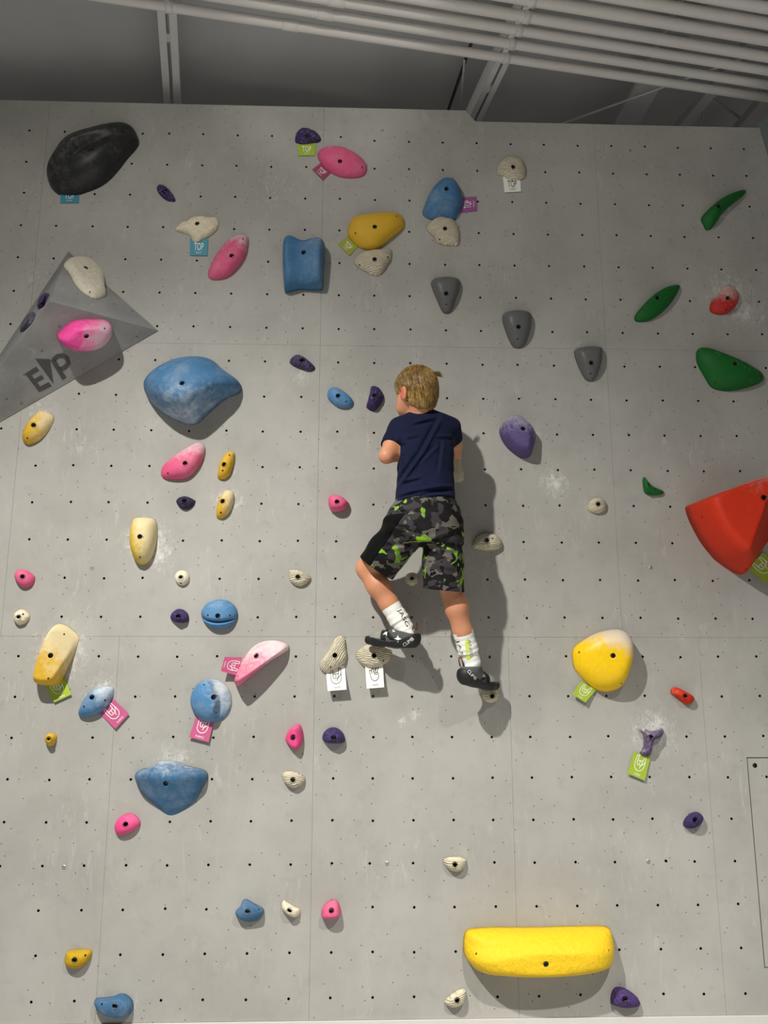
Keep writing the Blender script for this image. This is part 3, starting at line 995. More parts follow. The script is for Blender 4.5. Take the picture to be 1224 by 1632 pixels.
hold('tiny green crescent hold, smallest of the green ones', 'A8', [(512, 450), (520, 428), (535, 447), (565, 480), (600, 497), (632, 513), (620, 528), (580, 533), (535, 528), (518, 505)], (545, 500), .03, hold_mat(GRN, 'smooth'), bore=False, pins=[(546, 472), (582, 500)], rnd_in=False)


def f_red(h, a, b, s):
    return h
hold('huge red faceted hold, the largest red one', 'R', [(98, 490), (150, 465), (270, 415), (430, 375), (560, 340), (640, 280), (740, 232), (860, 212), (1000, 215), (1130, 250), (1260, 330), (1330, 450), (1340, 600), (1270, 760), (1160, 900), (1050, 1060), (950, 1190), (880, 1300), (810, 1340), (740, 1325), (620, 1260), (480, 1160), (380, 1050), (290, 930), (200, 770), (130, 620)],
     (928, 441), .26, hold_mat(RED, 'smooth', (.1, 2.6, -.98), chalkc=srgb(190, 165, 160)), planes=[(1.0, .06, -.04), (1.0, -1.5, .66), (2.3, .62, -2.3)], p=9, q=1.5, sil=.3, soft=.03, nside=96, boltshow=False, borer=.012, pins=[(228, 655), (770, 1295)])
hold('big yellow rounded hold with a chalky white top', 'B8', [(122, 230), (128, 190), (170, 150), (250, 105), (320, 85), (380, 80), (425, 100), (455, 150), (455, 230), (440, 300), (420, 370), (390, 415), (330, 437), (270, 430), (220, 400), (160, 340), (130, 290)], (336, 232), .105, hold_mat(YEL, 'smooth', (.75, 1.9, -.42), .42, chalkc=srgb(215, 205, 195)), p=4.2, q=1.8, tilt=(.3, .12), sil=.3, pins=[(153, 212), (392, 389)], nside=76)
hold('small red bone shaped hold right of the big yellow hold', 'B8', [(670, 430), (685, 412), (710, 413), (750, 435), (795, 460), (800, 485), (770, 508), (740, 500), (700, 465), (675, 450)], (750, 460), .045, hold_mat(RED, 'smooth', (-.7, .3, -.5), chalkc=srgb(215, 190, 185)))
hold('purple three armed hold white with chalk', 'Y', [(440, 235), (480, 180), (530, 200), (590, 255), (680, 305), (770, 300), (850, 270), (905, 245), (950, 300), (935, 370), (860, 440), (770, 480), (730, 560), (700, 660), (690, 760), (620, 815), (530, 805), (480, 745), (520, 680), (555, 600), (560, 480), (540, 380), (475, 300)], (682, 415), .055, hold_mat((.13, .085, .2, 1), 'lava', (-.3, .5, -.15), c2=srgb(128, 108, 150)), p=2.2, q=1.4, relief=.003, nside=80, rnd_in=False)
hold('dark purple egg shaped hold near the hatch', 'B8', [(741, 1185), (755, 1150), (790, 1122), (825, 1118), (850, 1140), (850, 1165), (825, 1195), (790, 1210), (755, 1205)], (805, 1160), .045, hold_mat(PUR, 'lava', c2=srgb(62, 52, 90)), relief=.001)
# ---- bottom
hold('large blue kite shaped hold with chalk along its top', 'B5', [(660, 165), (690, 140), (740, 130), (780, 103), (850, 100), (920, 125), (980, 138), (1010, 155), (1015, 185), (990, 230), (950, 300), (890, 345), (825, 365), (760, 320), (700, 265), (670, 215)], (809, 211), .09, hold_mat(BLUED, 'smooth', (-.1, 1.7, -.62), chalkc=srgb(200, 205, 205)), planes=[(1.0, 0, -.1), (.8, .38, .95), (.8, -.38, .95), (1.25, 0, -1.1)], p=7, q=1.6, nside=72)
hold('small hot pink hold under the blue kite hold', 'B5', [(560, 425), (575, 385), (610, 360), (650, 358), (680, 385), (685, 410), (660, 435), (610, 458), (575, 460)], (615, 407), .04, hold_mat(HOT), boltshow=False)
hold('small mustard yellow hold near the bottom left', 'B5', [(320, 1085), (322, 1045), (340, 1023), (400, 1018), (445, 1022), (447, 1050), (425, 1085), (390, 1108), (345, 1105)], (367, 1067), .045, hold_mat((.55, .34, .01, 1), 'rock', (0, .6, -.6)), pins=[(416, 1048)])
hold('blue shell shaped hold in the bottom left corner', 'B5', [(463, 1265), (480, 1255), (550, 1248), (590, 1233), (620, 1240), (645, 1265), (652, 1300), (635, 1335), (590, 1352), (530, 1340), (485, 1310), (468, 1285)], (562, 1292), .06, hold_mat(BLUED, 'smooth', (0, 1.0, -.75)), planes=[(1, 0, -.5), (.9, 0, .6)], p=4, pins=[(497, 1286)])
hold('white grained hold below the purple and hot pink pair', 'B6', [(305, 100), (312, 85), (345, 80), (390, 95), (408, 115), (395, 138), (360, 155), (325, 140), (310, 118)], (353, 118), .04, hold_mat(WHT, 'wood', axis=.15), relief=.001)
hold('white grained hold below the climber, over the long yellow one', 'B6', [(1018, 475), (1030, 465), (1065, 459), (1110, 465), (1122, 480), (1110, 512), (1080, 525), (1045, 515), (1025, 495)], (1070, 493), .04, hold_mat(WHT, 'wood'), relief=.001, boltshow=False)
hold('small blue faceted hold in the low row of three', 'B6', [(98, 705), (120, 680), (130, 655), (148, 648), (180, 665), (222, 690), (222, 715), (200, 740), (155, 748), (120, 735)], (153, 698), .05, hold_mat(BLUED), planes=[(1, .1, -.2), (.95, -.1, .75)], p=4, pins=[(202, 695)])
hold('small white hold in the low row of three', 'B6', [(303, 670), (312, 652), (330, 662), (360, 680), (384, 692), (382, 715), (360, 727), (325, 710), (305, 690)], (338, 696), .04, hold_mat(WHT, 'marble'), relief=.002, boltshow=False)
hold('small pink hold in the low row of three', 'B6', [(480, 705), (490, 675), (520, 653), (545, 652), (560, 675), (565, 715), (540, 728), (485, 727)], (524, 696), .055, hold_mat(PINK, 'smooth', (0, .4, -.7)), p=4, tilt=(0, -.2))


def f_long(h, a, b, s):
    # an upper ledge face and a bulging front, split by a shallow ridge
    return h * (1 - .28 * max(0.0, min(1.0, (b - .06 + .1 * a * a - .05 * a) / .14)))
hold('long yellow bar hold, largest near the floor', 'B7', [(93, 410), (98, 360), (115, 340), (200, 332), (350, 332), (500, 328), (620, 328), (650, 345), (658, 400), (655, 440), (640, 470), (560, 487), (400, 492), (250, 495), (150, 490), (105, 450)], (391, 450), .15, hold_mat((.85, .56, .012, 1), 'rock', (.1, .8, -.68), .5, chalkc=srgb(150, 132, 82)), p=5, q=2.0, hf=f_long, sil=.3, pins=[(138, 420), (631, 408)], nside=96)
hold('white grained hold at the bottom, left of the purple one', 'B6', [(1025, 1095), (1045, 1075), (1080, 1053), (1110, 1043), (1119, 1060), (1115, 1090), (1100, 1115), (1060, 1125), (1030, 1113)], (1080, 1093), .045, hold_mat(WHT, 'wood', axis=.3), relief=.001, boltshow=False)
hold('purple hold at the bottom under the long yellow bar', 'B7', [(637, 590), (645, 555), (665, 543), (700, 553), (735, 580), (747, 605), (735, 615), (690, 618), (645, 610)], (688, 585), .05, hold_mat((.07, .035, .15, 1), 'lava', c2=srgb(92, 70, 128)), relief=.001)
hold('hot pink lens shaped hold left of a purple one', 'B4', [(795, 1055), (815, 1000), (850, 965), (885, 955), (905, 985), (912, 1050), (900, 1090), (865, 1120), (825, 1095)], (846, 1040), .055, hold_mat(HOT), planes=[(1, .5, .2), (1.2, -1.2, 0)], p=4)
hold('dark purple half round hold below the white horned hand tag', 'B4', [(1035, 1050), (1045, 1010), (1080, 980), (1125, 978), (1165, 1005), (1183, 1045), (1175, 1075), (1120, 1080), (1060, 1075)], (1108, 1043), .05, hold_mat(PUR, 'lava', c2=srgb(84, 70, 112)), tilt=(0, -.2), relief=.001, pins=[(1158, 1042)])

# ------------------------------------------------------------------ the grey volume
VA, VB, VC = at(109, 401, .003), at(252, 527, .003), at(-117, 740, .003)
VP = at(79, 480, .28)
vol = empty('climbing_volume', tuple((VA + VB + VC) / 3))
tag(vol, 'big grey pyramid volume with dark printed letters', 'climbing volume')


def face_frame(a, b, c):
    n = (b - a).cross(c - a).normalized()
    if n.y > 0: n = -n
    u = (Vector((1, 0, 0)) - n * n.x).normalized()
    v = n.cross(u)
    if v.z < 0: v = -v
    return (a, u, v, n)


def uvof(fr, p):
    return ((p - fr[0]).dot(fr[1]), (p - fr[0]).dot(fr[2]))


def volmat():
    t = NT('textured_volume_paint')
    pos = t.n('ShaderNodeNewGeometry').outputs['Position']
    a = t.noise(pos, 5, 4)
    b = t.noise(pos, 120, 3)
    base = t.mix(t.smooth(a, .3, .7), srgb(128, 128, 126), srgb(148, 148, 146))
    base = t.mix(t.math('MULTIPLY', t.smooth(t.noise(pos, 18, 5, .7, 1), .55, .75), .4), base, srgb(178, 176, 172))
    t.bump(b, .25, .002)
    return t.done(base, .7, 0, .3)


M['vol'] = volmat()
F_top, F_low, F_left = face_frame(VA, VP, VB), face_frame(VP, VB, VC), face_frame(VA, VC, VP)


def vface(fr, tri, holes):
    poly = [uvof(fr, p) for p in tri]
    if sum(poly[i][0] * poly[(i + 1) % 3][1] - poly[(i + 1) % 3][0] * poly[i][1] for i in range(3)) < 0: poly.reverse()
    hs = [uvof(fr, hit(*pc('V', h), fr[0], fr[3])) for h in holes]
    return drilled('volume_face', fr, poly, [(u, v) for u, v in hs], .002, .0058, vol, 10, M['vol'], .016)


vface(F_top, (VA, VP, VB), [(580, 370), (858, 447), (993, 499)])
vface(F_low, (VP, VB, VC), [(448, 614), (316, 796), (505, 842), (182, 976), (50, 1157), (160, 1190), (1028, 690), (620, 927)])
vface(F_left, (VA, VC, VP), [])


def ribbon_faces(fr, polys, off=.0012):
    """flat printed shapes: list of pixel polygons (already on the face)"""
    V_, F_ = [], []
    for ps in polys:
        s = len(V_)
        V_ += [p + fr[3] * off for p in ps]
        F_.append(tuple(range(s, s + len(ps))))
    return V_, F_


def stroke(pts, wd):
    """quads along a 2-d polyline with mitred joints"""
    P = [Vector(p) for p in pts]
    L, R_ = [], []
    for i, p in enumerate(P):
        d0 = (p - P[i - 1]).normalized() if i else (P[1] - p).normalized()
        d1 = (P[i + 1] - p).normalized() if i < len(P) - 1 else d0
        t = (d0 + d1)
        if t.length < 1e-6: t = d0
        t.normalize()
        nrm = Vector((-t.y, t.x))
        k = 1 / max(.5, nrm.dot(Vector((-d0.y, d0.x))))
        L.append(p + nrm * wd / 2 * k)
        R_.append(p - nrm * wd / 2 * k)
    return [[L[i], L[i + 1], R_[i + 1], R_[i]] for i in range(len(P) - 1)]


def lerp2(a, b, c, d, s, t):
    """bilinear in a quad TL TR BR BL"""
    a, b, c, d = map(Vector, (a, b, c, d))
    return a.lerp(b, s).lerp(d.lerp(c, s), t)


EQ = ((188, 968), (272, 914), (388, 1060), (294, 1106))
polysE = []
for (s0, t0, s1, t1) in ((0, 0, .32, 1), (.32, 0, 1, .2), (.32, .4, .92, .58), (.32, .8, 1, 1)):
    polysE.append([lerp2(*EQ, s0, t0), lerp2(*EQ, s1, t0), lerp2(*EQ, s1, t1), lerp2(*EQ, s0, t1)])
polysT = [[Vector((264, 855)), Vector((374, 858)), Vector((402, 1046))]]
polysP = stroke([(392, 858), (484, 1006)], 36) + stroke([(398, 868), (430, 838), (470, 830), (503, 850), (512, 888), (490, 918), (448, 938)], 34)
M['logo'] = plain('dark_grey_print', srgb(72, 71, 69), .6)
for nm, pl in (('logo_letter', polysE), ('logo_triangle', polysT), ('logo_letter', polysP)):
    vv, ff = ribbon_faces(F_low, [[hit(*pc('V', p), F_low[0], F_low[3]) for p in ps] for ps in pl])
    link(nm, mesh(nm, [v - origin(vol) for v in vv], ff), vol, None, [M['logo']])

hold('white marbled slab hold on top of the grey volume', 'A3', [(305, 305), (330, 283), (390, 278), (440, 285), (470, 310), (480, 340), (497, 355), (500, 420), (508, 450), (490, 465), (450, 472), (415, 455), (380, 430), (350, 390), (330, 350), (308, 325)], (409, 326), .035, hold_mat(srgb(222, 215, 196), 'marble'), p=6, q=1.5, frame=F_top, pins=[(430, 437)], relief=.001, boltshow=False)
hold('hot pink hold on the face of the grey volume', 'A3', [(280, 665), (300, 640), (350, 600), (400, 588), (500, 587), (540, 605), (545, 640), (520, 680), (480, 710), (420, 722), (360, 720), (300, 695)], (409, 639), .1, hold_mat((.88, .05, .33, 1), 'smooth', (1.3, -.2, -.15), chalkc=srgb(205, 180, 188)), p=7, q=2, frame=F_low, pins=[(500, 610)], sil=.6)
hold('purple hold on the narrow side of the volume, upper', 'V', [(288, 470), (300, 415), (335, 372), (370, 372), (350, 420), (320, 465), (296, 482)], (328, 425), .02, hold_mat(PUR, 'lava'), frame=F_left, bore=False)
hold('grey purple hold on the narrow side of the volume, lower', 'V', [(157, 655), (165, 610), (205, 545), (250, 508), (265, 530), (240, 590), (190, 640)], (210, 580), .02, hold_mat((.1, .09, .12, 1), 'lava'), frame=F_left, bore=False)

# ------------------------------------------------------------------ route tags


def text_tris(s, narrow=1.0):
    """outline font text as flat triangles, normalised to width 1; returns points, faces, aspect"""
    cu = bpy.data.curves.new('lettering', 'FONT')
    cu.body = s
    cu.resolution_u = 3
    ob = bpy.data.objects.new('lettering', cu)
    col.objects.link(ob)
    dg = bpy.context.evaluated_depsgraph_get()
    me = bpy.data.meshes.new_from_object(ob.evaluated_get(dg))
    pts = [(v.co.x, v.co.y) for v in me.vertices]
    fs = [tuple(p.vertices) for p in me.polygons]
    bpy.data.objects.remove(ob)
    bpy.data.meshes.remove(me)
    x0, x1 = min(p[0] for p in pts), max(p[0] for p in pts)
    y0, y1 = min(p[1] for p in pts), max(p[1] for p in pts)
    return [((p[0] - x0) / (x1 - x0), (p[1] - y0) / (y1 - y0)) for p in pts], fs


def arc(cx, cy, r, a0, a1, n=14):
    return [(cx + r * math.cos(math.radians(a0 + (a1 - a0) * k / n)), cy + r * math.sin(math.radians(a0 + (a1 - a0) * k / n))) for k in range(n + 1)]


HORNS = [arc(0, -.15, .5, 175, 365, 20), [(-.5, -.1), (-.52, .25), (-.46, .72), (-.38, .8), (-.27, .76), (-.25, .66), (-.3, .3), (-.27, -.08)],
         [(-.27, .22), (-.2, .3), (-.06, .3), (-.02, .2), (-.02, -.05), (-.08, -.14), (-.2, -.14), (-.27, -.05)], [(-.02, .22), (.04, .3), (.18, .3), (.23, .2), (.21, -.05), (.14, -.14), (.02, -.14)],
         [(.23, .2), (.3, .55), (.3, .74), (.4, .8), (.5, .72), (.5, .3), (.44, .1)], [(.44, .1), (.3, -.02), (.1, -.2), (.1, -.42)], [(.5, .3), (.52, .05), (.5, -.15)]]
PEACE = [arc(0, -.2, .42, 170, 370, 20), [(-.42, -.1), (-.52, .2), (-.5, .32), (-.38, .34), (-.3, .2), (-.24, .02)], [(-.3, .2), (-.3, .4), (-.2, .48), (-.1, .4), (-.06, .12)],
         [(-.1, .15), (-.14, .7), (-.08, .86), (.04, .86), (.08, .72), (.08, .2)], [(.1, .2), (.26, .66), (.36, .74), (.46, .66), (.42, .5), (.26, .12)], [(.42, -.1), (.36, .08), (.1, .14), (-.02, .06), (.02, -.02), (.3, -.06)]]


def route_tag(label, cr, quad, color, what, word, ink, lift=(.003, .012), wear=0):
    """quad: pixels TL TR BR BL in the tag's own reading direction"""
    d0, d1 = lift
    px = [pc(cr, q_) for q_ in quad]
    c3 = [at(*px[0], d0), at(*px[1], d0), at(*px[2], d1), at(*px[3], d1)]
    org = (c3[0] + c3[1] + c3[2] + c3[3]) / 4

    def surf(s, t, off=0.0):
        p = c3[0].lerp(c3[1], s).lerp(c3[3].lerp(c3[2], s), t)
        return p + Vector((0, -1, 0)) * (off - (d1 - d0) * .5 * t * (1 - t)) - org
    n = 6
    vs, fs = [], []
    for off in (0, -.0016):
        for j in range(n + 1):
            for i in range(n + 1):
                vs.append(surf(i / n, j / n, off))
    k = (n + 1) ** 2
    for j in range(n):
        for i in range(n):
            a = j * (n + 1) + i
            fs.append((a, a + n + 1, a + n + 2, a + 1))
            fs.append((k + a, k + a + 1, k + a + n + 2, k + a + n + 1))
    rim = [i for i in range(n + 1)] + [j * (n + 1) + n for j in range(1, n + 1)] + [n * (n + 1) + i for i in range(n - 1, -1, -1)] + [j * (n + 1) for j in range(n - 1, 0, -1)]
    for i in range(len(rim)):
        a, b = rim[i], rim[(i + 1) % len(rim)]
        fs.append((a, b, b + k, a + k))
    o = link('route_tag', mesh('route_tag', vs, fs), None, org, [color])
    tag(o, label, 'tag', 'route tags under the holds')
    if what == 'TOP':
        pts, tf = text_tris('TOP')
        vv = [surf(.24 + .52 * x, .7 - .44 * y, .0008) for x, y in pts]
        link('lettering', mesh('lettering', vv, tf), o, None, [ink])
        y0, y1 = .87, .79
    else:
        V_, F_ = [], []
        for ln in (HORNS if what == 'HORNS' else PEACE):
            for qd in stroke(ln, .062):
                s = len(V_)
                V_ += [surf(.5 + .54 * p.x, .42 - .46 * p.y, .0008) for p in qd]
                F_.append((s, s + 1, s + 2, s + 3))
        link('hand_symbol', mesh('hand_symbol', V_, F_), o, None, [ink])
        y0, y1 = .92, .84
    pts, tf = text_tris(word)
    wd = .07 * len(word)
    vv = [surf(.5 - wd / 2 + wd * x, y0 + (y1 - y0) * y, .0008) for x, y in pts]
    link('lettering', mesh('lettering', vv, tf), o, None, [ink])
    return o


TEAL = plain('teal_card', srgb(58, 140, 160), .5, 0, 30, .05)
LIME = plain('green_card', srgb(158, 182, 52), .5, 0, 30, .05)
OLIVE = plain('olive_card', srgb(152, 160, 50), .5, 0, 30, .05)
PNKC = plain('pink_purple_card', srgb(192, 88, 132), .5, 0, 30, .05)
MARO = plain('maroon_card', srgb(150, 68, 96), .5, 0, 30, .05)
VIOL = plain('violet_card', srgb(150, 80, 140), .5, 0, 30, .05)
WCARD = plain('white_card', srgb(240, 238, 228), .5, 0, 30, .03)
WI, BI = M['white_ink'], M['black_ink']
route_tag('teal TOP tag half hidden under the big black hold', 'K', [(258, 880), (475, 880), (472, 1030), (260, 1032)], TEAL, 'TOP', 'BLUE', WI, (.003, .005))
route_tag('green TOP tag under the purple triangle hold', 'A4', [(199, 143), (285, 141), (283, 203), (203, 205)], LIME, 'TOP', 'GREEN', WI, (.003, .005))
route_tag('maroon TOP tag tilted under the pink oval hold', 'A4', [(308, 240), (362, 282), (320, 322), (268, 270)], MARO, 'TOP', 'PURPLE', WI, (.003, .005))
route_tag('white TOP tag under a white hold', 'A2', [(379, 563), (434, 563), (437, 610), (384, 613)], WCARD, 'TOP', 'WHITE', BI, (.003, .006))
route_tag('violet TOP tag standing sideways by the blue shield hold', 'A4', [(966, 478), (978, 405), (1053, 400), (1057, 467)], VIOL, 'TOP', 'PURPLE', WI, (.003, .005))
route_tag('olive TOP tag tilted under the upper yellow hold', 'A4', [(435, 590), (487, 640), (447, 682), (393, 628)], OLIVE, 'TOP', 'GREEN', WI, (.003, .005))
route_tag('teal TOP tag under the white fish shaped hold', 'A3', [(909, 178), (996, 182), (991, 262), (907, 261)], TEAL, 'TOP', 'BLUE', WI, (.003, .005))
route_tag('green hand tag under the long pale yellow hold', 'B3', [(282, 770), (420, 738), (463, 845), (352, 895)], LIME, 'HORNS', 'GREEN', WI)
route_tag('pink hand tag tilted under the blue leaf hold', 'B3', [(645, 965), (735, 872), (838, 970), (750, 1068)], PNKC, 'HORNS', 'PURPLE', WI)
route_tag('pink hand tag lying sideways behind the pale pink wedge', 'B4', [(515, 520), (480, 640), (375, 610), (400, 518)], PNKC, 'HORNS', 'PURPLE', WI, (.03, .045))
route_tag('pink hand tag under the round blue hold', 'B4', [(222, 885), (335, 912), (295, 1073), (168, 1040)], PNKC, 'HORNS', 'PURPLE', WI, (.008, .016))
route_tag('white horned hand tag under a tall white hold', 'B4', [(1058, 600), (1180, 572), (1193, 730), (1070, 740)], WCARD, 'HORNS', 'WHITE', BI, (.002, .045))
route_tag('white two finger hand tag under the climber left shoe', 'A7', [(150, 1000), (253, 1000), (260, 1135), (160, 1143)], WCARD, 'PEACE', 'WHITE', BI, (.015, .04))
route_tag('green hand tag under the big yellow rounded hold', 'B8', [(163, 375), (250, 425), (190, 498), (115, 450)], LIME, 'HORNS', 'GREEN', WI, (.01, .025))
route_tag('green hand tag hanging from the three armed purple hold', 'B8', [(463, 780), (560, 800), (525, 940), (428, 900)], LIME, 'HORNS', 'GREEN', WI, (.006, .014))
route_tag('green hand tag at the edge under the huge red hold', 'X', [(1191, 905), (1216, 880), (1248, 905), (1221, 930)], LIME, 'HORNS', 'GREEN', WI, (.01, .025))

# ------------------------------------------------------------------ the climber, modelled as smooth distance fields
def V3(v):
    return np.array([v[0], v[1], v[2]], dtype=np.float64)


def sm(a, b, k):
    h = np.clip(.5 + .5 * (b - a) / k, 0, 1)
    return b * (1 - h) + a * h - k * h * (1 - h)


def cone(P, a, b, ra, rb):
    a, b = V3(a), V3(b)
    d = b - a
    t = np.clip(((P - a) @ d) / d.dot(d), 0, 1)
    q = P - a - t[..., None] * d
    return np.sqrt((q * q).sum(-1)) - (ra + (rb - ra) * t)


def chain(P, pts, k=.02):
    """pts: (point, radius)"""
    r = None
    for (a, ra), (b, rb) in zip(pts[:-1], pts[1:]):
        c = cone(P, a, b, ra, rb)
        r = c if r is None else sm(r, c, k)
    return r


def ell(P, c, ax, rad):
    """ellipsoid with axes ax (3 vectors) and radii"""
    q = P - V3(c)
    l = np.stack([q @ V3(a) for a in ax], -1)
    rad = np.array(rad)
    k0 = np.sqrt(((l / rad) ** 2).sum(-1))
    k1 = np.sqrt(((l / rad ** 2) ** 2).sum(-1)) + 1e-9
    return k0 * (k0 - 1) / k1


def loft(P, rows, e=2.4):
    """stack of superellipse sections: rows (z, cx, cy, a, b) from low to high z"""
    rows = sorted(rows)
    zs = np.array([r[0] for r in rows])
    z = P[..., 2]
    g_ = [np.interp(z, zs, np.array([r[i] for r in rows])) for i in range(1, 5)]
    x = np.abs(P[..., 0] - g_[0]) / g_[2]
    y = np.abs(P[..., 1] - g_[1]) / g_[3]
    d = ((x ** e + y ** e) ** (1 / e) - 1) * np.minimum(g_[2], g_[3])
    cap = np.maximum(z - zs[-1], zs[0] - z)
    return np.maximum(d, cap)


def half(P, p, n):
    """signed distance to a plane; negative behind n"""
    return (P - V3(p)) @ V3(n)


def grid(lo, hi, h):
    ax = [np.arange(lo[i], hi[i] + h, h) for i in range(3)]
    return np.stack(np.meshgrid(*ax, indexing='ij'), -1)


def nets(f, lo, h, relax=2):
    s = f < 0
    nx, ny, nz = f.shape
    cnt = np.zeros((nx - 1, ny - 1, nz - 1), np.int32)
    pos = np.zeros((nx - 1, ny - 1, nz - 1, 3))
    corners = [(i, j, k) for i in (0, 1) for j in (0, 1) for k in (0, 1)]

    def sl(c):
        return tuple(slice(c[i], c[i] + n - 1) for i, n in enumerate((nx, ny, nz)))
    for a in corners:
        for ax in range(3):
            if a[ax]: continue
            b = list(a); b[ax] = 1
            fa, fb = f[sl(a)], f[sl(tuple(b))]
            cr = (fa < 0) != (fb < 0)
            t = np.where(cr, fa / np.where(fa == fb, 1, fa - fb), 0)
            cnt += cr
            for i in range(3):
                pos[..., i] += np.where(cr, a[i] + (t if i == ax else 0), 0)
    act = cnt > 0
    vid = -np.ones(cnt.shape, np.int64)
    vid[act] = np.arange(act.sum())
    base = np.argwhere(act)
    verts = (base + pos[act] / cnt[act][:, None]) * h + np.array(lo)
    quads = []
    for ax in range(3):
        u, v = (ax + 1) % 3, (ax + 2) % 3
        A = [slice(None)] * 3; B = [slice(None)] * 3
        A[ax] = slice(0, -1); B[ax] = slice(1, None)
        sa, sb = s[tuple(A)], s[tuple(B)]
        e = np.argwhere(sa != sb)
        e = e[(e[:, u] > 0) & (e[:, v] > 0) & (e[:, u] < f.shape[u] - 1) & (e[:, v] < f.shape[v] - 1)]
        if not len(e): continue
        flip = sa[e[:, 0], e[:, 1], e[:, 2]]
        ids = []
        for du, dv in ((-1, -1), (0, -1), (0, 0), (-1, 0)):
            c = e.copy(); c[:, u] += du; c[:, v] += dv
            ids.append(vid[c[:, 0], c[:, 1], c[:, 2]])
        q_ = np.stack(ids, 1)
        q_[~flip] = q_[~flip][:, ::-1]
        quads.append(q_)
    Q = np.concatenate(quads)
    for _ in range(relax):                      # a light Laplacian relaxation evens the facets out
        acc = np.zeros_like(verts); n_ = np.zeros(len(verts))
        for i in range(4):
            a, b = Q[:, i], Q[:, (i + 1) % 4]
            np.add.at(acc, a, verts[b]); np.add.at(n_, a, 1)
            np.add.at(acc, b, verts[a]); np.add.at(n_, b, 1)
        verts = verts * .45 + acc / n_[:, None] * .55
    return verts, Q


def sparse(fn, lo, hi, h, B=7):
    """sample fn on a grid, finely only in the blocks near its surface"""
    nb = [int(math.ceil((hi[i] - lo[i]) / (h * B))) for i in range(3)]
    ix = np.stack(np.meshgrid(*[np.arange(n) for n in nb], indexing='ij'), -1)
    cen = lo + (ix + .5) * (B * h)
    fc = fn(cen)
    full = np.repeat(np.repeat(np.repeat(fc, B, 0), B, 1), B, 2)
    act = np.argwhere(np.abs(fc) < B * h * 1.1 + .02)
    loc = np.stack(np.meshgrid(*[np.arange(B)] * 3, indexing='ij'), -1)
    for s0 in range(0, len(act), 2000):
        a = act[s0:s0 + 2000]
        gi = a[:, None, None, None, :] * B + loc
        full[gi[..., 0], gi[..., 1], gi[..., 2]] = fn(lo + gi * h)
    return full


def cut(o, p, n, pred=None):
    """trim a garment cleanly along a hem plane (drops the side n points to)"""
    b = bmesh.new()
    b.from_mesh(o.data)
    og = origin(o)
    p, n = Vector(p) - og, Vector(n).normalized()
    fs = [f for f in b.faces if pred is None or pred(f.calc_center_median() + og)]
    ge = list({e for f in fs for e in f.edges})
    gv = list({v for f in fs for v in f.verts})
    bmesh.ops.bisect_plane(b, geom=gv + ge + fs, plane_co=p, plane_no=n, clear_outer=True)
    b.to_mesh(o.data)
    b.free()
    o.data.polygons.foreach_set('use_smooth', [True] * len(o.data.polygons))
    o.data.update()


def sdf_mesh(name, fn, lo, hi, h, parent, mats, relax=2, org=None):
    lo = np.array(lo, dtype=np.float64)
    v, q_ = nets(sparse(fn, lo, hi, h), lo, h, relax)
    og = V3(org) if org is not None else V3(origin(parent))
    me = bpy.data.meshes.new(name)
    me.from_pydata((v - og).tolist(), [], q_.tolist())
    me.polygons.foreach_set('use_smooth', [True] * len(me.polygons))
    me.update()
    return link(name, me, parent, None, mats)


# materials of the climber
def skin_mat():
    t = NT('skin')
    co = t.n('ShaderNodeTexCoord').outputs['Object']
    base = t.mix(t.noise(co, 18, 4), srgb(194, 132, 98), srgb(212, 150, 114))
    er = t.n('ShaderNodeVectorMath', operation='DISTANCE', i_0=t.n('ShaderNodeNewGeometry').outputs['Position'], i_1=tuple(hd(-.004, .088, -.03)))
    base = t.mix(t.math('MULTIPLY', t.math('SUBTRACT', 1.0, t.smooth(er.outputs['Value'], .012, .032)), .75), base, srgb(206, 92, 78))
    t.b.inputs['Subsurface Weight'].default_value = .12
    t.b.inputs['Subsurface Radius'].default_value = (.01, .004, .002)
    t.bump(t.noise(co, 300, 2), .08, .001)
    return t.done(base, .5, 0, .4)


def cloth_mat(name, a, b, sc=500):
    t = NT(name)
    co = t.n('ShaderNodeTexCoord').outputs['Object']
    n_ = t.noise(co, 8, 4)
    t.bump(t.math('ADD', t.math('MULTIPLY', t.noise(co, sc, 2), .4), t.noise(co, 30, 4, .6, .5)), .25, .004)
    m_ = t.done(t.mix(n_, a, b), .85, 0, .12)
    t.b.inputs['Sheen Weight'].default_value = .02
    return m_


def camo_mat():
    t = NT('camouflage_cloth')
    co = t.n('ShaderNodeTexCoord').outputs['Object']
    mp = t.n('ShaderNodeMapping', i_Vector=co, i_Scale=(1, 1, 1.35), i_Rotation=(0, .25, 0))
    v = mp.outputs[0]

    def off(k):
        return t.n('ShaderNodeVectorMath', operation='ADD', i_0=v, i_1=(k * 3.1, k * 1.7, k * 2.3)).outputs[0]
    n1, n2, n3, n4 = (t.noise(off(k), s_, 2.5, .45, .55) for k, s_ in ((1, 15), (2, 17), (3, 14), (4, 16)))
    c = t.mix(t.math('GREATER_THAN', n1, .5), srgb(15, 14, 15), srgb(54, 50, 53))
    c = t.mix(t.math('GREATER_THAN', n2, .585), c, srgb(98, 94, 86))
    c = t.mix(t.math('GREATER_THAN', n4, .6), c, srgb(10, 10, 11))
    gr = t.mix(t.smooth(t.noise(off(5), 30, 2), .4, .6), srgb(128, 178, 34), srgb(104, 132, 62))
    c = t.mix(t.math('GREATER_THAN', n3, .595), c, gr)
    t.bump(t.noise(co, 60, 3), .2, .003)
    return t.done(c, .75, 0, .25)


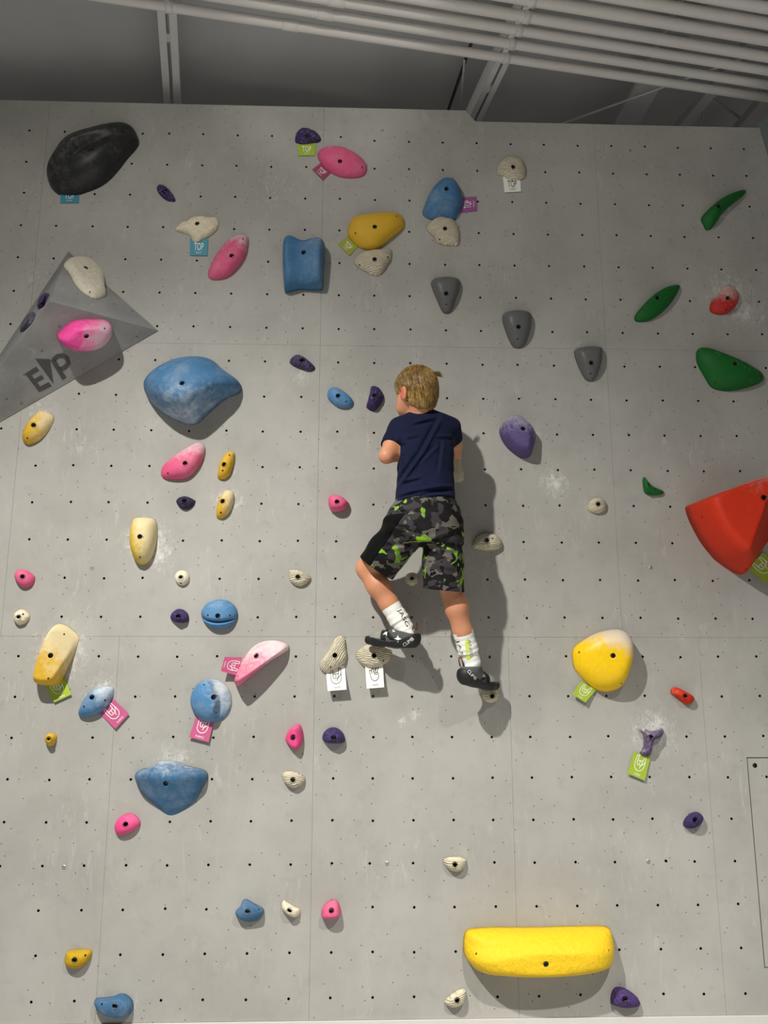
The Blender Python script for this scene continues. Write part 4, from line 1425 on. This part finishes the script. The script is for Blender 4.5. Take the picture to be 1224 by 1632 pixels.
def hair_mat():
    t = NT('blond_hair')
    co = t.n('ShaderNodeTexCoord').outputs['Object']
    n_ = t.noise(co, 60, 3)
    r_ = t.n('ShaderNodeObjectInfo')
    base = t.ramp(n_, [(.25, srgb(86, 66, 34)), (.55, srgb(146, 116, 64)), (.8, srgb(184, 150, 94))])
    m_ = t.done(base, .5, 0, .35)
    t.b.inputs['Anisotropic'].default_value = .5
    return m_


M['navy'] = cloth_mat('navy_cotton', srgb(17, 22, 44), srgb(24, 30, 57))
M['camo'] = camo_mat()
M['black_cloth'] = cloth_mat('black_mesh_cloth', srgb(7, 7, 8), srgb(11, 11, 12))
M['sock'] = cloth_mat('white_sock_knit', srgb(228, 228, 220), srgb(244, 243, 236), 700)
M['hair'] = hair_mat()
M['shoe'] = cloth_mat('grey_shoe_fabric', srgb(70, 73, 73), srgb(96, 100, 98))
M['rubber'] = plain('black_shoe_rubber', srgb(27, 28, 30), .55, 0, 60, .15)
M['toe'] = cloth_mat('pale_toe_fabric', srgb(126, 128, 118), srgb(150, 152, 140))
M['strap'] = plain('black_strap', srgb(16, 16, 17), .6, 0, 60, .15)
M['loop'] = plain('brown_pull_loop', srgb(96, 58, 38), .6, 0, 60, .2)
M['lime_ink'] = plain('lime_print', srgb(205, 225, 70), .6, 0, 60, .05)
M['grey_ink'] = plain('grey_print', srgb(140, 145, 135), .6, 0, 60, .05)
M['eye_white'] = plain('eye_white', srgb(235, 232, 226), .25, 0, 60, .02)

# --- skeleton (pixel of the joint and its distance from the wall)
HC = at(662, 624, .305)                                     # centre of the head
al = math.radians(42)
HF = Vector((-math.sin(al), math.cos(al), -.06)).normalized()   # where the face looks: left and towards the wall
HL = Vector((-math.cos(al), -math.sin(al), 0))
HL = (HL - HF * HL.dot(HF)).normalized()
HU = HL.cross(HF)
if HU.z < 0: HU = -HU


def hd(f, l, u):
    return HC + HF * f + HL * l + HU * u


M['skin'] = skin_mat()
J = dict(
    neck=at(672, 664, .285), chest=at(677, 712, .27),
    ls=at(637, 684, .25), le=at(616, 727, .325), lw=at(686, 711, .115),
    rs=at(717, 684, .255), re=at(724.5, 721, .172), rw=at(712, 705, .108),
    lh=at(654, 838, .29), lk=at(585, 906, .145), la=at(644, 1001, .15),
    rh=at(703, 840, .29), rk=at(716, 930, .235), ra=at(751, 1056, .165),
)


def row(py, xl, xr, d, b, grow=0.0):
    a_, c_ = at(xl, py, d), at(xr, py, d)
    return ((a_.z + c_.z) / 2, (a_.x + c_.x) / 2, -d, (c_.x - a_.x) / 2 + grow, b + grow)


TORSO = [(656, 660, 692, .285, .045), (663, 643, 712, .28, .058), (670, 633, 720, .277, .07), (690, 631, 723, .275, .085), (720, 632, 723, .275, .092), (758, 633, 723, .28, .09), (786, 631, 724, .29, .092), (808, 629, 726, .295, .098), (835, 628, 735, .295, .1), (862, 640, 734, .295, .085)]
SHOE_L = dict(pts=[((655, 1019, .165), .034), ((632, 1017, .15), .038), ((605, 1019, .115), .029), ((589, 1019.5, .085), .017)])
SHOE_R = dict(pts=[((743.5, 1078, .185), .033), ((757, 1079, .15), .036), ((777, 1089, .105), .026), ((789, 1092, .08), .016)])


def px3(l):
    return [(at(*p), r) for p, r in l]


def head_sdf(P):
    ax = (HF, HL, HU)
    d = ell(P, hd(-.004, 0, .012), ax, (.09, .073, .086))
    d = sm(d, ell(P, hd(.032, 0, -.042), ax, (.056, .054, .068)), .03)
    d = sm(d, cone(P, hd(.072, 0, -.092), hd(.06, 0, -.09), .02, .026), .03)
    d = sm(d, cone(P, hd(.045, .04, -.07), hd(.02, .052, -.045), .022, .022), .03)
    d = sm(d, cone(P, hd(.045, -.04, -.07), hd(.02, -.052, -.045), .022, .022), .03)
    for s_ in (1, -1):                                      # eye sockets
        d = -sm(-d, cone(P, hd(.094, .03 * s_, -.012), hd(.094, .034 * s_, -.012), .014, .014), .012)
    d = sm(d, cone(P, hd(.086, 0, -.012), hd(.099, 0, -.038), .006, .0085), .012)
    d = sm(d, cone(P, hd(.088, .008, -.041), hd(.088, -.008, -.041), .006, .006), .008)
    d = sm(d, cone(P, hd(.082, .014, -.064), hd(.082, -.014, -.064), .005, .005), .008)
    d = sm(d, cone(P, hd(.079, .012, -.073), hd(.079, -.012, -.073), .006, .006), .008)
    for s_ in (1, -1):                                      # ears
        e = ell(P, hd(-.008, .081 * s_, -.03), ((HF * .98 + HL * (-.2 * s_)).normalized(), (HL * .98 * s_ + HF * .2).normalized(), HU), (.021, .0095, .033))
        e = -sm(-e, cone(P, hd(-.002, .093 * s_, -.022), hd(.0, .092 * s_, -.036), .0085, .007), .006)
        d = sm(d, e, .008)
    return d


def hand_sdf(P, wrist, palm, fdir, across, up, thumb):
    """palm from the wrist, four curled fingers of unequal length and a thumb"""
    d = chain(P, [(wrist, .02), (wrist.lerp(palm, .6), .022)], .01)
    kn = []
    for i, (o_, L_) in enumerate(((-.027, .92), (-.009, 1.05), (.009, 1.0), (.026, .8))):
        k_ = palm + across * o_ + fdir * .018
        d = sm(d, cone(P, wrist + across * o_ * .5, k_, .013, .0105), .014)
        kn.append((k_, L_))
    f = None
    for k_, L_ in kn:
        a = k_ + fdir * (.022 * L_) + up * .006
        b = a + fdir * (.018 * L_) - up * .006
        c = b + fdir * (.006 * L_) - up * .014 * L_
        e = chain(P, [(k_, .0095), (a, .0088), (b, .008), (c, .007)], .004)
        f = e if f is None else np.minimum(f, e)
    d = sm(d, f, .005)
    t0 = wrist.lerp(palm, .45) + across * thumb * .02
    t1 = t0 + across * thumb * .022 + fdir * .015
    t2 = t1 + across * thumb * .006 + fdir * .024 - up * .004
    return sm(d, chain(P, [(t0, .012), (t1, .0098), (t2, .0078)], .006), .008)


UP = Vector((0, 0, 1))
PL, PR = at(694, 704, .088), at(718, 702, .082)


def body_sdf(P):
    d = loft(P, [row(*r, grow=-.012) for r in TORSO], 2.3)
    d = sm(d, chain(P, [(J['neck'] - UP * .02, .046), (hd(-.02, 0, -.07), .042), (hd(-.01, 0, -.03), .045)]), .03)
    d = sm(d, head_sdf(P), .012)
    for s_ in 'lr':
        sh, el_, wr = J[s_ + 's'], J[s_ + 'e'], J[s_ + 'w']
        d = sm(d, chain(P, [(sh, .041), (sh.lerp(el_, .5), .039), (el_, .031)]), .03)
        d = sm(d, chain(P, [(el_, .031), (el_.lerp(wr, .3), .034), (wr, .0205)]), .012)
        h_, k_, a_ = J[s_ + 'h'], J[s_ + 'k'], J[s_ + 'a']
        d = sm(d, chain(P, [(h_, .07), (h_.lerp(k_, .5), .064), (k_, .047)]), .03)
        bk = Vector((.0, -.012, 0))
        d = sm(d, chain(P, [(k_, .046), (k_.lerp(a_, .3) + bk, .0475), (k_.lerp(a_, .6) + bk * .6, .039), (a_, .029)]), .015)
    d = sm(d, hand_sdf(P, J['lw'], PL, Vector((0, 1, 0)), Vector((1, 0, 0)), UP, 1), .012)
    d = sm(d, hand_sdf(P, J['rw'], PR, Vector((0, 1, 0)), Vector((1, 0, 0)), UP, -1), .012)
    for key, S_ in (('l', SHOE_L), ('r', SHOE_R)):
        d = sm(d, chain(P, [(J[key + 'a'], .028)] + [(p, r * .62) for p, r in px3(S_['pts'])]), .02)
    return d


lo_ = (at(560, 800, .2).x - .03, -.46, at(760, 1105, .15).z - .03)
hi_ = (at(800, 800, .2).x + .03, .0, at(670, 575, .3).z + .03)
BORG = at(677, 1100, .27)
person = sdf_mesh('person', body_sdf, lo_, hi_, .0058, None, [M['skin']], 1, org=BORG)
person.location = BORG
tag(person, 'child in navy shirt and camouflage shorts climbing the wall, seen from behind', 'person')
for s_ in (1, -1):
    b_ = bmesh.new()
    bmesh.ops.create_uvsphere(b_, u_segments=14, v_segments=10, radius=.0125)
    me = bpy.data.meshes.new('eye')
    b_.to_mesh(me); b_.free()
    me.polygons.foreach_set('use_smooth', [True] * len(me.polygons))
    link('eye', me, person, hd(.068, .03 * s_, -.012), [M['eye_white']])


# --- clothes
def seg2(P, a, b):
    a, b = at(a[0], a[1], .33), at(b[0], b[1], .33)
    a2, b2 = np.array([a.x, a.z]), np.array([b.x, b.z])
    q_ = P[..., [0, 2]] - a2
    d = b2 - a2
    t = np.clip(q_ @ d / d.dot(d), 0, 1)
    r = q_ - t[..., None] * d
    L_ = math.sqrt(d.dot(d))
    side = (d[0] * q_[..., 1] - d[1] * q_[..., 0]) / L_
    fade = np.clip(t * 4, 0, 1) * np.clip((1 - t) * 4, 0, 1)
    return np.sqrt((r * r).sum(-1)), side, fade


def folds(P, lst):
    r = 0
    for a, b, w_, amp in lst:
        d, s_, f = seg2(P, a, b)
        r = r + amp * f * (np.exp(-(d / w_) ** 2) - .8 * np.exp(-((s_ + w_ * 1.7) / w_) ** 2) * (d < w_ * 5))
    return r


SH_F = [((706, 664), (668, 735), .009, .0075), ((676, 722), (634, 778), .009, .008), ((652, 678), (694, 668), .007, .005), ((690, 700), (722, 696), .006, .003),
        ((700, 712), (668, 745), .007, .0035), ((630, 792), (724, 776), .008, .008), ((628, 801), (690, 786), .007, .007), ((660, 796), (724, 792), .006, .006), ((640, 770), (672, 764), .007, .004),
        ((645, 700), (668, 697), .006, .003), ((708, 700), (700, 760), .008, .003), ((632, 690), (640, 740), .008, .003)]


def shirt_sdf(P):
    d = loft(P, [row(*r, grow=0.0) for r in TORSO[:-2]] + [row(822, 624, 730, .295, .102)], 2.5)
    d = sm(d, chain(P, [(J['ls'] + UP * .004, .048), (J['ls'].lerp(J['le'], .66), .047)]), .035)
    d = sm(d, chain(P, [(J['rs'] + UP * .004, .048), (J['rs'].lerp(J['re'], .5), .047)]), .035)
    d = sm(d, chain(P, [(J['neck'] - UP * .01, .056), (J['neck'] + UP * .022, .05)]), .03)
    back = np.clip((-P[..., 1] - .27) / .05, 0, 1)
    d = d - folds(P, SH_F) * back * 1.7
    n_ = np.sin(P[..., 0] * 55 + P[..., 2] * 40) * np.sin(P[..., 2] * 70 - P[..., 0] * 25)
    d = d + .0012 * n_
    # hems: waist, sleeves and neckline
    # the neck opening slopes down towards the front
    d = np.maximum(d, half(P, J['neck'] + UP * .024 - Vector((0, .05, 0)), Vector((.0, .35, 1)).normalized()))
    for s_, k in (('l', .66), ('r', .5)):
        ax_ = (J[s_ + 'e'] - J[s_ + 's']).normalized()
        cut = half(P, J[s_ + 's'].lerp(J[s_ + 'e'], k), ax_)
        arm = cone(P, J[s_ + 's'].lerp(J[s_ + 'e'], .3), J[s_ + 'e'], .06, .06)
        tors = loft(P, [row(*r, grow=-.004) for r in TORSO[:-2]], 2.5)
        d = np.where((arm < .02) & (tors > 0), np.maximum(d, cut), d)
    return d


slo = (at(596, 800, .3).x, -.43, at(670, 830, .3).z)
shi = (at(740, 800, .3).x, -.12, at(670, 645, .3).z)
shirt = sdf_mesh('t_shirt', shirt_sdf, slo, shi, .0036, person, [M['navy']], 2)
cut(shirt, at(676, 807, .3), Vector((-.03, 0, -1)))
tag(shirt, 'plain navy short-sleeved t-shirt')

SO_F = [((672, 866), (616, 838), .008, .006), ((670, 872), (604, 876), .009, .006), ((676, 864), (732, 846), .008, .005), ((680, 880), (732, 876), .008, .004), ((668, 850), (640, 822), .008, .004), ((690, 900), (730, 908), .008, .003), ((625, 818), (660, 814), .006, .004)]
LH1, RH1 = at(601, 906, .165), at(707, 942, .245)
LAX = (LH1 - J['lh']).normalized()
RAX = (RH1 - J['rh']).normalized()
lhem = (at(572, 886, .17) - at(628, 926, .17)).normalized()
LN = lhem.cross(Vector((0, 1, 0))).normalized()
if LN.z > 0: LN = -LN


def shorts_sdf(P, grow=0.0):
    d = loft(P, [row(*r, grow=.004) for r in [(798, 632, 724, .295, .092), (812, 622, 731, .295, .096), (830, 613, 736, .295, .1), (850, 612, 737, .295, .098), (868, 628, 737, .29, .085)]], 2.4)
    dl = chain(P, [(at(648, 848, .29), .078), (at(618, 880, .23), .083), (LH1 + LAX * .05, .087)], .02)
    dr = chain(P, [(at(704, 850, .29), .079), (at(706, 895, .265), .083), (RH1 + RAX * .05, .087)], .02)
    d = sm(d, np.minimum(dl, dr), .02)
    back = np.clip((-P[..., 1] - .2) / .06, 0, 1)
    d = d - folds(P, SO_F) * back
    d = d + .0012 * np.sin(P[..., 0] * 60 - P[..., 2] * 45) * np.sin(P[..., 2] * 65 + P[..., 1] * 40)
    return d - grow


olo = (at(545, 860, .25).x, -.44, at(670, 985, .25).z)
ohi = (at(752, 860, .25).x, -.05, at(670, 796, .25).z)
shorts = sdf_mesh('shorts', shorts_sdf, olo, ohi, .0042, person, [M['camo']], 2)
XS, ZS = at(664, 900, .25).x, at(664, 868, .25).z


def hems(o_):
    cut(o_, at(600, 906, .2), LN + Vector((0, .25, 0)), lambda c: c.x < XS and c.z < ZS + (XS - c.x) * .3)
    cut(o_, at(707, 941, .3), Vector((-.09, .15, -1)), lambda c: c.x >= XS and c.z < ZS)


hems(shorts)
tag(shorts, 'black, grey and lime camouflage sports shorts')
# black side panel along the outer left leg
s0, s1 = at(612, 835, .3), at(573, 888, .2)
sd = (s1 - s0); sd = Vector((sd.x, 0, sd.z)).normalized()
sn = Vector((-sd.z, 0, sd.x))
if sn.x < 0: sn = -sn


def side_sdf(P):
    d = shorts_sdf(P, .0022)
    d = np.maximum(d, half(P, at(633, 846, .3), (sn + Vector((0, -.12, 0))).normalized()))
    return np.maximum(d, half(P, at(640, 824, .3), Vector((0, 0, 1))))


sp_ = sdf_mesh('side_panel', side_sdf, olo, ohi, .0042, shorts, [M['black_cloth']], 1)
hems(sp_)


# --- hair: a cap and combed strands
def hair_keep(f, l, u):
    a = u - ((f - .058) * .95 - .002)                       # hairline from temple to nape
    return min(a, .066 - f + max(0, u - .02) * .5, u + .1)


def hair_sdf(P):
    ax = (HF, HL, HU)
    d = ell(P, hd(-.006, 0, .014), ax, (.1, .083, .096))
    d = sm(d, ell(P, hd(-.03, 0, -.04), ax, (.068, .064, .078)), .03)
    q_ = P - V3(HC)
    f, u = q_ @ V3(HF), q_ @ V3(HU)
    l = q_ @ V3(HL)
    keep = np.minimum(np.minimum(u - ((f - .058) * .95 - .002), .066 - f + np.maximum(0, u - .02) * .5), u + .1)
    d = np.maximum(d, -keep * .8)
    # leave the ears free
    for s_ in (1, -1):
        d = np.maximum(d, .022 - np.sqrt((f - .0) ** 2 + ((u + .032) * .85) ** 2 + np.minimum(0, l * s_ - .05) ** 2))
    an = np.arctan2(l, f + .03)
    d = d + .0016 * np.sin(an * 34 + u * 60) + .001 * np.sin(an * 61 - u * 90)
    return d


b0, b1 = HC - Vector((.13, .13, .13)), HC + Vector((.13, .13, .13))
hair = sdf_mesh('hair', hair_sdf, b0, b1, .003, person, [M['hair']], 1)
tag(hair, 'short straight dark blond hair')
bv = BVHTree.FromObject(hair, bpy.context.evaluated_depsgraph_get())
rnd = random.Random(3)
SV, SF = [], []
crown = (-HF * .55 + HU * .85 + HL * -.12).normalized()
e1 = crown.orthogonal().normalized(); e2 = crown.cross(e1)
hco = HC - person.location
for n_ in range(1300):
    ph = rnd.uniform(0, 2 * math.pi)
    th0 = rnd.uniform(.05, 1.5)
    ln = rnd.uniform(.35, .8)
    pts = []
    lift = rnd.uniform(.0006, .0042)
    for k in range(7):
        th = th0 + ln * k / 6
        p_ = ph + .35 * k / 6 + .25 * th
        d_ = crown * math.cos(th) + (e1 * math.cos(p_) + e2 * math.sin(p_)) * math.sin(th)
        loc, nor, _, _ = bv.ray_cast(hco + d_ * .2, -d_)
        if loc is None: break
        q_ = loc - hco
        if hair_keep(q_.dot(HF), q_.dot(HL), q_.dot(HU)) < -.004: break
        if (loc - hco).length < .05: break
        pts.append(loc + nor * (lift * math.sin(math.pi * min(1, (k + 1) / 6)) + .0004))
    if len(pts) < 3: continue
    L_ = len(pts)
    rr = [.0013 * (1 - .8 * k / (L_ - 1)) for k in range(L_)]
    v_, f_ = tube(pts, rr, 3, cap=False)
    s_ = len(SV)
    SV += v_
    SF += [tuple(i + s_ for i in q_) for q_ in f_]
# the cowlick sticking out at the crown
for n_ in range(26):
    a_ = hd(-.07, -.045 + rnd.uniform(-.012, .012), .07 + rnd.uniform(-.012, .012)) - person.location
    d_ = (HL * -.9 + HF * -.2 + HU * rnd.uniform(-.05, .25)).normalized()
    v_, f_ = tube([a_, a_ + d_ * .022, a_ + d_ * .034 + HU * -.001, a_ + d_ * rnd.uniform(.038, .05) - HU * .003], [.0013, .0012, .0008, .0003], 3, cap=False)
    s_ = len(SV)
    SV += v_
    SF += [tuple(i + s_ for i in q_) for q_ in f_]
st = link('hair_strands', mesh('hair_strands', SV, SF, True), person, None, [M['hair']])


# --- socks
def sock(top, ank, r_top, r_ank, heel):
    n_ = (top - ank).normalized()

    def fn(P):
        d = chain(P, [(top + n_ * .02, r_top), (top.lerp(ank, .55), (r_top + r_ank) / 2), (ank, r_ank), (heel, r_ank * .9)], .015)
        t = (P - V3(ank)) @ V3(n_)
        d = d + .0007 * np.sin(t * 260)
        L_ = (top - ank).length
        d = d - .0015 * np.exp(-((t - L_ + .006) / .006) ** 2) - .003 * np.exp(-((t - L_ * .34) / .004) ** 2)
        return d
    lo2 = [min(top[i], ank[i], heel[i]) - .06 for i in range(3)]
    hi2 = [max(top[i], ank[i], heel[i]) + .075 for i in range(3)]
    o_ = sdf_mesh('sock', fn, lo2, hi2, .003, person, [M['sock']], 1)
    cut(o_, top, n_)
    return o_


lst_ = J['lk'].lerp(J['la'], .635) + Vector((0, -.006, 0))
sock_l = sock(lst_, J['la'] + Vector((0, -.002, .0)), .0435, .0365, at(650, 1012, .16))
rst_ = J['rk'].lerp(J['ra'], .6) + Vector((0, -.006, 0))
sock_r = sock(rst_, J['ra'] + Vector((0, -.002, .004)), .0445, .0355, at(752, 1068, .175))


# --- climbing shoes
def shoe(S_, ank, name='climbing_shoe'):
    pts = px3(S_['pts'])
    heel, toe = pts[0][0], pts[-1][0]
    ax_ = (toe - heel).normalized()
    up_ = (UP - ax_ * UP.dot(ax_)).normalized()
    L_ = (toe - heel).length

    def base(P):
        d = chain(P, pts, .02)
        d = sm(d, cone(P, heel + up_ * .012, ank + up_ * -.004, .034, .037), .02)
        return d

    def opening(P):
        return half(P, ank + up_ * .002 + ax_ * .0, (up_ - ax_ * .25).normalized())

    def upper(P):
        return np.maximum(base(P) - .0015, opening(P))

    def sole(P):
        d = base(P) - .0045
        t = (P - V3(heel)) @ V3(ax_) / L_
        u = (P - V3(heel)) @ V3(up_)
        lim = np.interp(t, [-.4, -.1, .12, .4, .7, .95, 1.2], [.028, .022, .0, -.012, .002, .014, .02])
        d = np.maximum(d, u - lim)
        bot = np.interp(t, [-.4, .1, .45, .8, 1.2], [-.034, -.036, -.033, -.03, -.024])
        return np.maximum(d, bot - u)

    def strap_fn(t0, wd, tilt):
        def fn(P):
            d = base(P) - .0052
            t = (P - V3(heel)) @ V3(ax_) / L_
            u = (P - V3(heel)) @ V3(up_)
            d = np.maximum(d, (np.abs(t - t0 - tilt * u) - wd) * L_)
            d = np.maximum(d, -.004 - u)
            return np.maximum(d, opening(P) - .006)
        return fn
    ps = [p for p, r in pts] + [ank]
    lo2 = [min(p[i] for p in ps) - .055 for i in range(3)]
    hi2 = [max(p[i] for p in ps) + .055 for i in range(3)]
    root = empty(name, tuple(heel - person.location), person)
    ob = {}
    ob['upper'] = sdf_mesh('upper', upper, lo2, hi2, .003, root, [M['shoe']], 1)
    ob['sole'] = sdf_mesh('rubber_sole', sole, lo2, hi2, .003, root, [M['rubber']], 1)
    def toe_fn(P):
        t = (P - V3(heel)) @ V3(ax_) / L_
        u = (P - V3(heel)) @ V3(up_)
        d = np.maximum(base(P) - .0056, (np.abs(t - .79) - .16) * L_)
        return np.maximum(d, np.interp(t, [.6, .95], [-.002, .009]) - u)
    ob['toe'] = sdf_mesh('toe_patch', toe_fn, lo2, hi2, .003, root, [M['toe']], 1)
    ob['s1'] = sdf_mesh('strap', strap_fn(.33, .075, 6.0), lo2, hi2, .003, root, [M['strap']], 1)
    ob['s2'] = sdf_mesh('strap', strap_fn(.56, .06, 1.0), lo2, hi2, .003, root, [M['strap']], 1)
    return root, ob, heel, ax_, up_


shl, obl, hl_, axl, upl = shoe(SHOE_L, at(647, 1008, .158))
shr, obr, hr_, axr, upr = shoe(SHOE_R, at(753, 1063, .172))
for root, a_, b_, o_ in ((shl, (660, 1004, .185), (663, 994, .19), (4.5, 0)), (shr, (736, 1062, .2), (733, 1048, .205), (4, 0))):
    p0, p1 = at(*a_), at(*b_)
    w_ = Vector((.007, .003, 0))
    pts = [p0 - w_, p0.lerp(p1, .6) - w_ * 1.1, p1 - w_ * .4 + UP * .002, p1 + w_ * .4 + UP * .002, p0.lerp(p1, .6) + w_ * 1.1, p0 + w_]
    v_, f_ = tube(pts, .003, 6)
    link('pull_loop', mesh('pull_loop', [x - origin(root) for x in v_], f_, True), root, None, [M['loop']])


# --- prints on socks and shoes: flat shapes laid on the surface
def decal(name, polys, targets, parent, mat):
    """polys: lists of pixels; laid onto the surface that is seen there"""
    trees = []
    dg = bpy.context.evaluated_depsgraph_get()
    for o_ in targets:
        trees.append((BVHTree.FromPolygons([v.co + origin(o_) for v in o_.data.vertices], [tuple(p.vertices) for p in o_.data.polygons])))
    V_, F_ = [], []
    for ps in polys:
        vv = []
        for p in ps:
            v_ = ray(*p)
            best = None
            for t in trees:
                loc, nor, _, dist = t.ray_cast(CAM, v_)
                if loc is not None and (best is None or dist < best[1]): best = (loc - v_ * .0014, dist)
            if best is None: break
            vv.append(best[0])
        if len(vv) == len(ps):
            s_ = len(V_)
            V_ += vv
            F_.append(tuple(range(s_, s_ + len(ps))))
    if F_:
        return link(name, mesh(name, [v - origin(parent) for v in V_], F_), parent, None, [mat])


def text_px(s, c, wd, hg, ang):
    pts, fs = text_tris(s)
    ca, sa = math.cos(math.radians(ang)), math.sin(math.radians(ang))
    P_ = []
    for x, y in pts:
        a_, b_ = (x - .5) * wd, (.5 - y) * hg
        P_.append((c[0] + a_ * ca - b_ * sa, c[1] + a_ * sa + b_ * ca))
    return [[P_[i] for i in f] for f in fs]


decal('lettering', text_px('CLIMB', (650.5, 1023), 20, 5.5, -36), [obl['upper'], obl['sole']], shl, M['white_ink'])
decal('lettering', text_px('CLIMB', (752.5, 1075.5), 19, 5, 46), [obr['upper'], obr['sole']], shr, M['white_ink'])


def star(cx, cy, r, rot=0):
    return [[(cx, cy), (cx + (r if k % 2 else r * .38) * math.cos(rot + k * math.pi / 4), cy + (r if k % 2 else r * .38) * math.sin(rot + k * math.pi / 4)),
             (cx + (r if (k + 1) % 2 else r * .38) * math.cos(rot + (k + 1) * math.pi / 4), cy + (r if (k + 1) % 2 else r * .38) * math.sin(rot + (k + 1) * math.pi / 4))] for k in range(8)]


allL = [obl['s1'], obl['s2'], obl['upper'], obl['sole']]
allR = [obr['s1'], obr['s2'], obr['upper'], obr['sole']]
decal('strap_print', star(614.5, 1009, 5, .3) + star(634, 1018, 6, .8) + star(627.5, 1005, 3.2), allL, shl, M['white_ink'])
decal('strap_print', star(772, 1077, 4, .3) + star(783, 1079, 2.6), allR, shr, M['grey_ink'])
decal('sock_print', text_px('JASG', (642.5, 984.5), 31, 8, 62), [sock_l], sock_l, M['black_ink'])
decal('sock_print', text_px('JAS', (732.5, 1033), 28, 5.5, 72), [sock_r], sock_r, M['black_ink'])
decal('sock_print', [[(741.5, 1022), (745, 1018), (747.5, 1022), (747, 1025), (742, 1025)], [(741, 1027), (747, 1026), (748, 1033), (742, 1034)], [(742, 1036), (748.5, 1035), (749, 1043), (743, 1044)], [(743, 1046), (749, 1045), (750, 1051), (744, 1052)]], [sock_r], sock_r, M['lime_ink'])
decal('sock_print', text_px('ANSG', (750, 1033.5), 30, 4.5, 82), [sock_r], sock_r, M['grey_ink'])
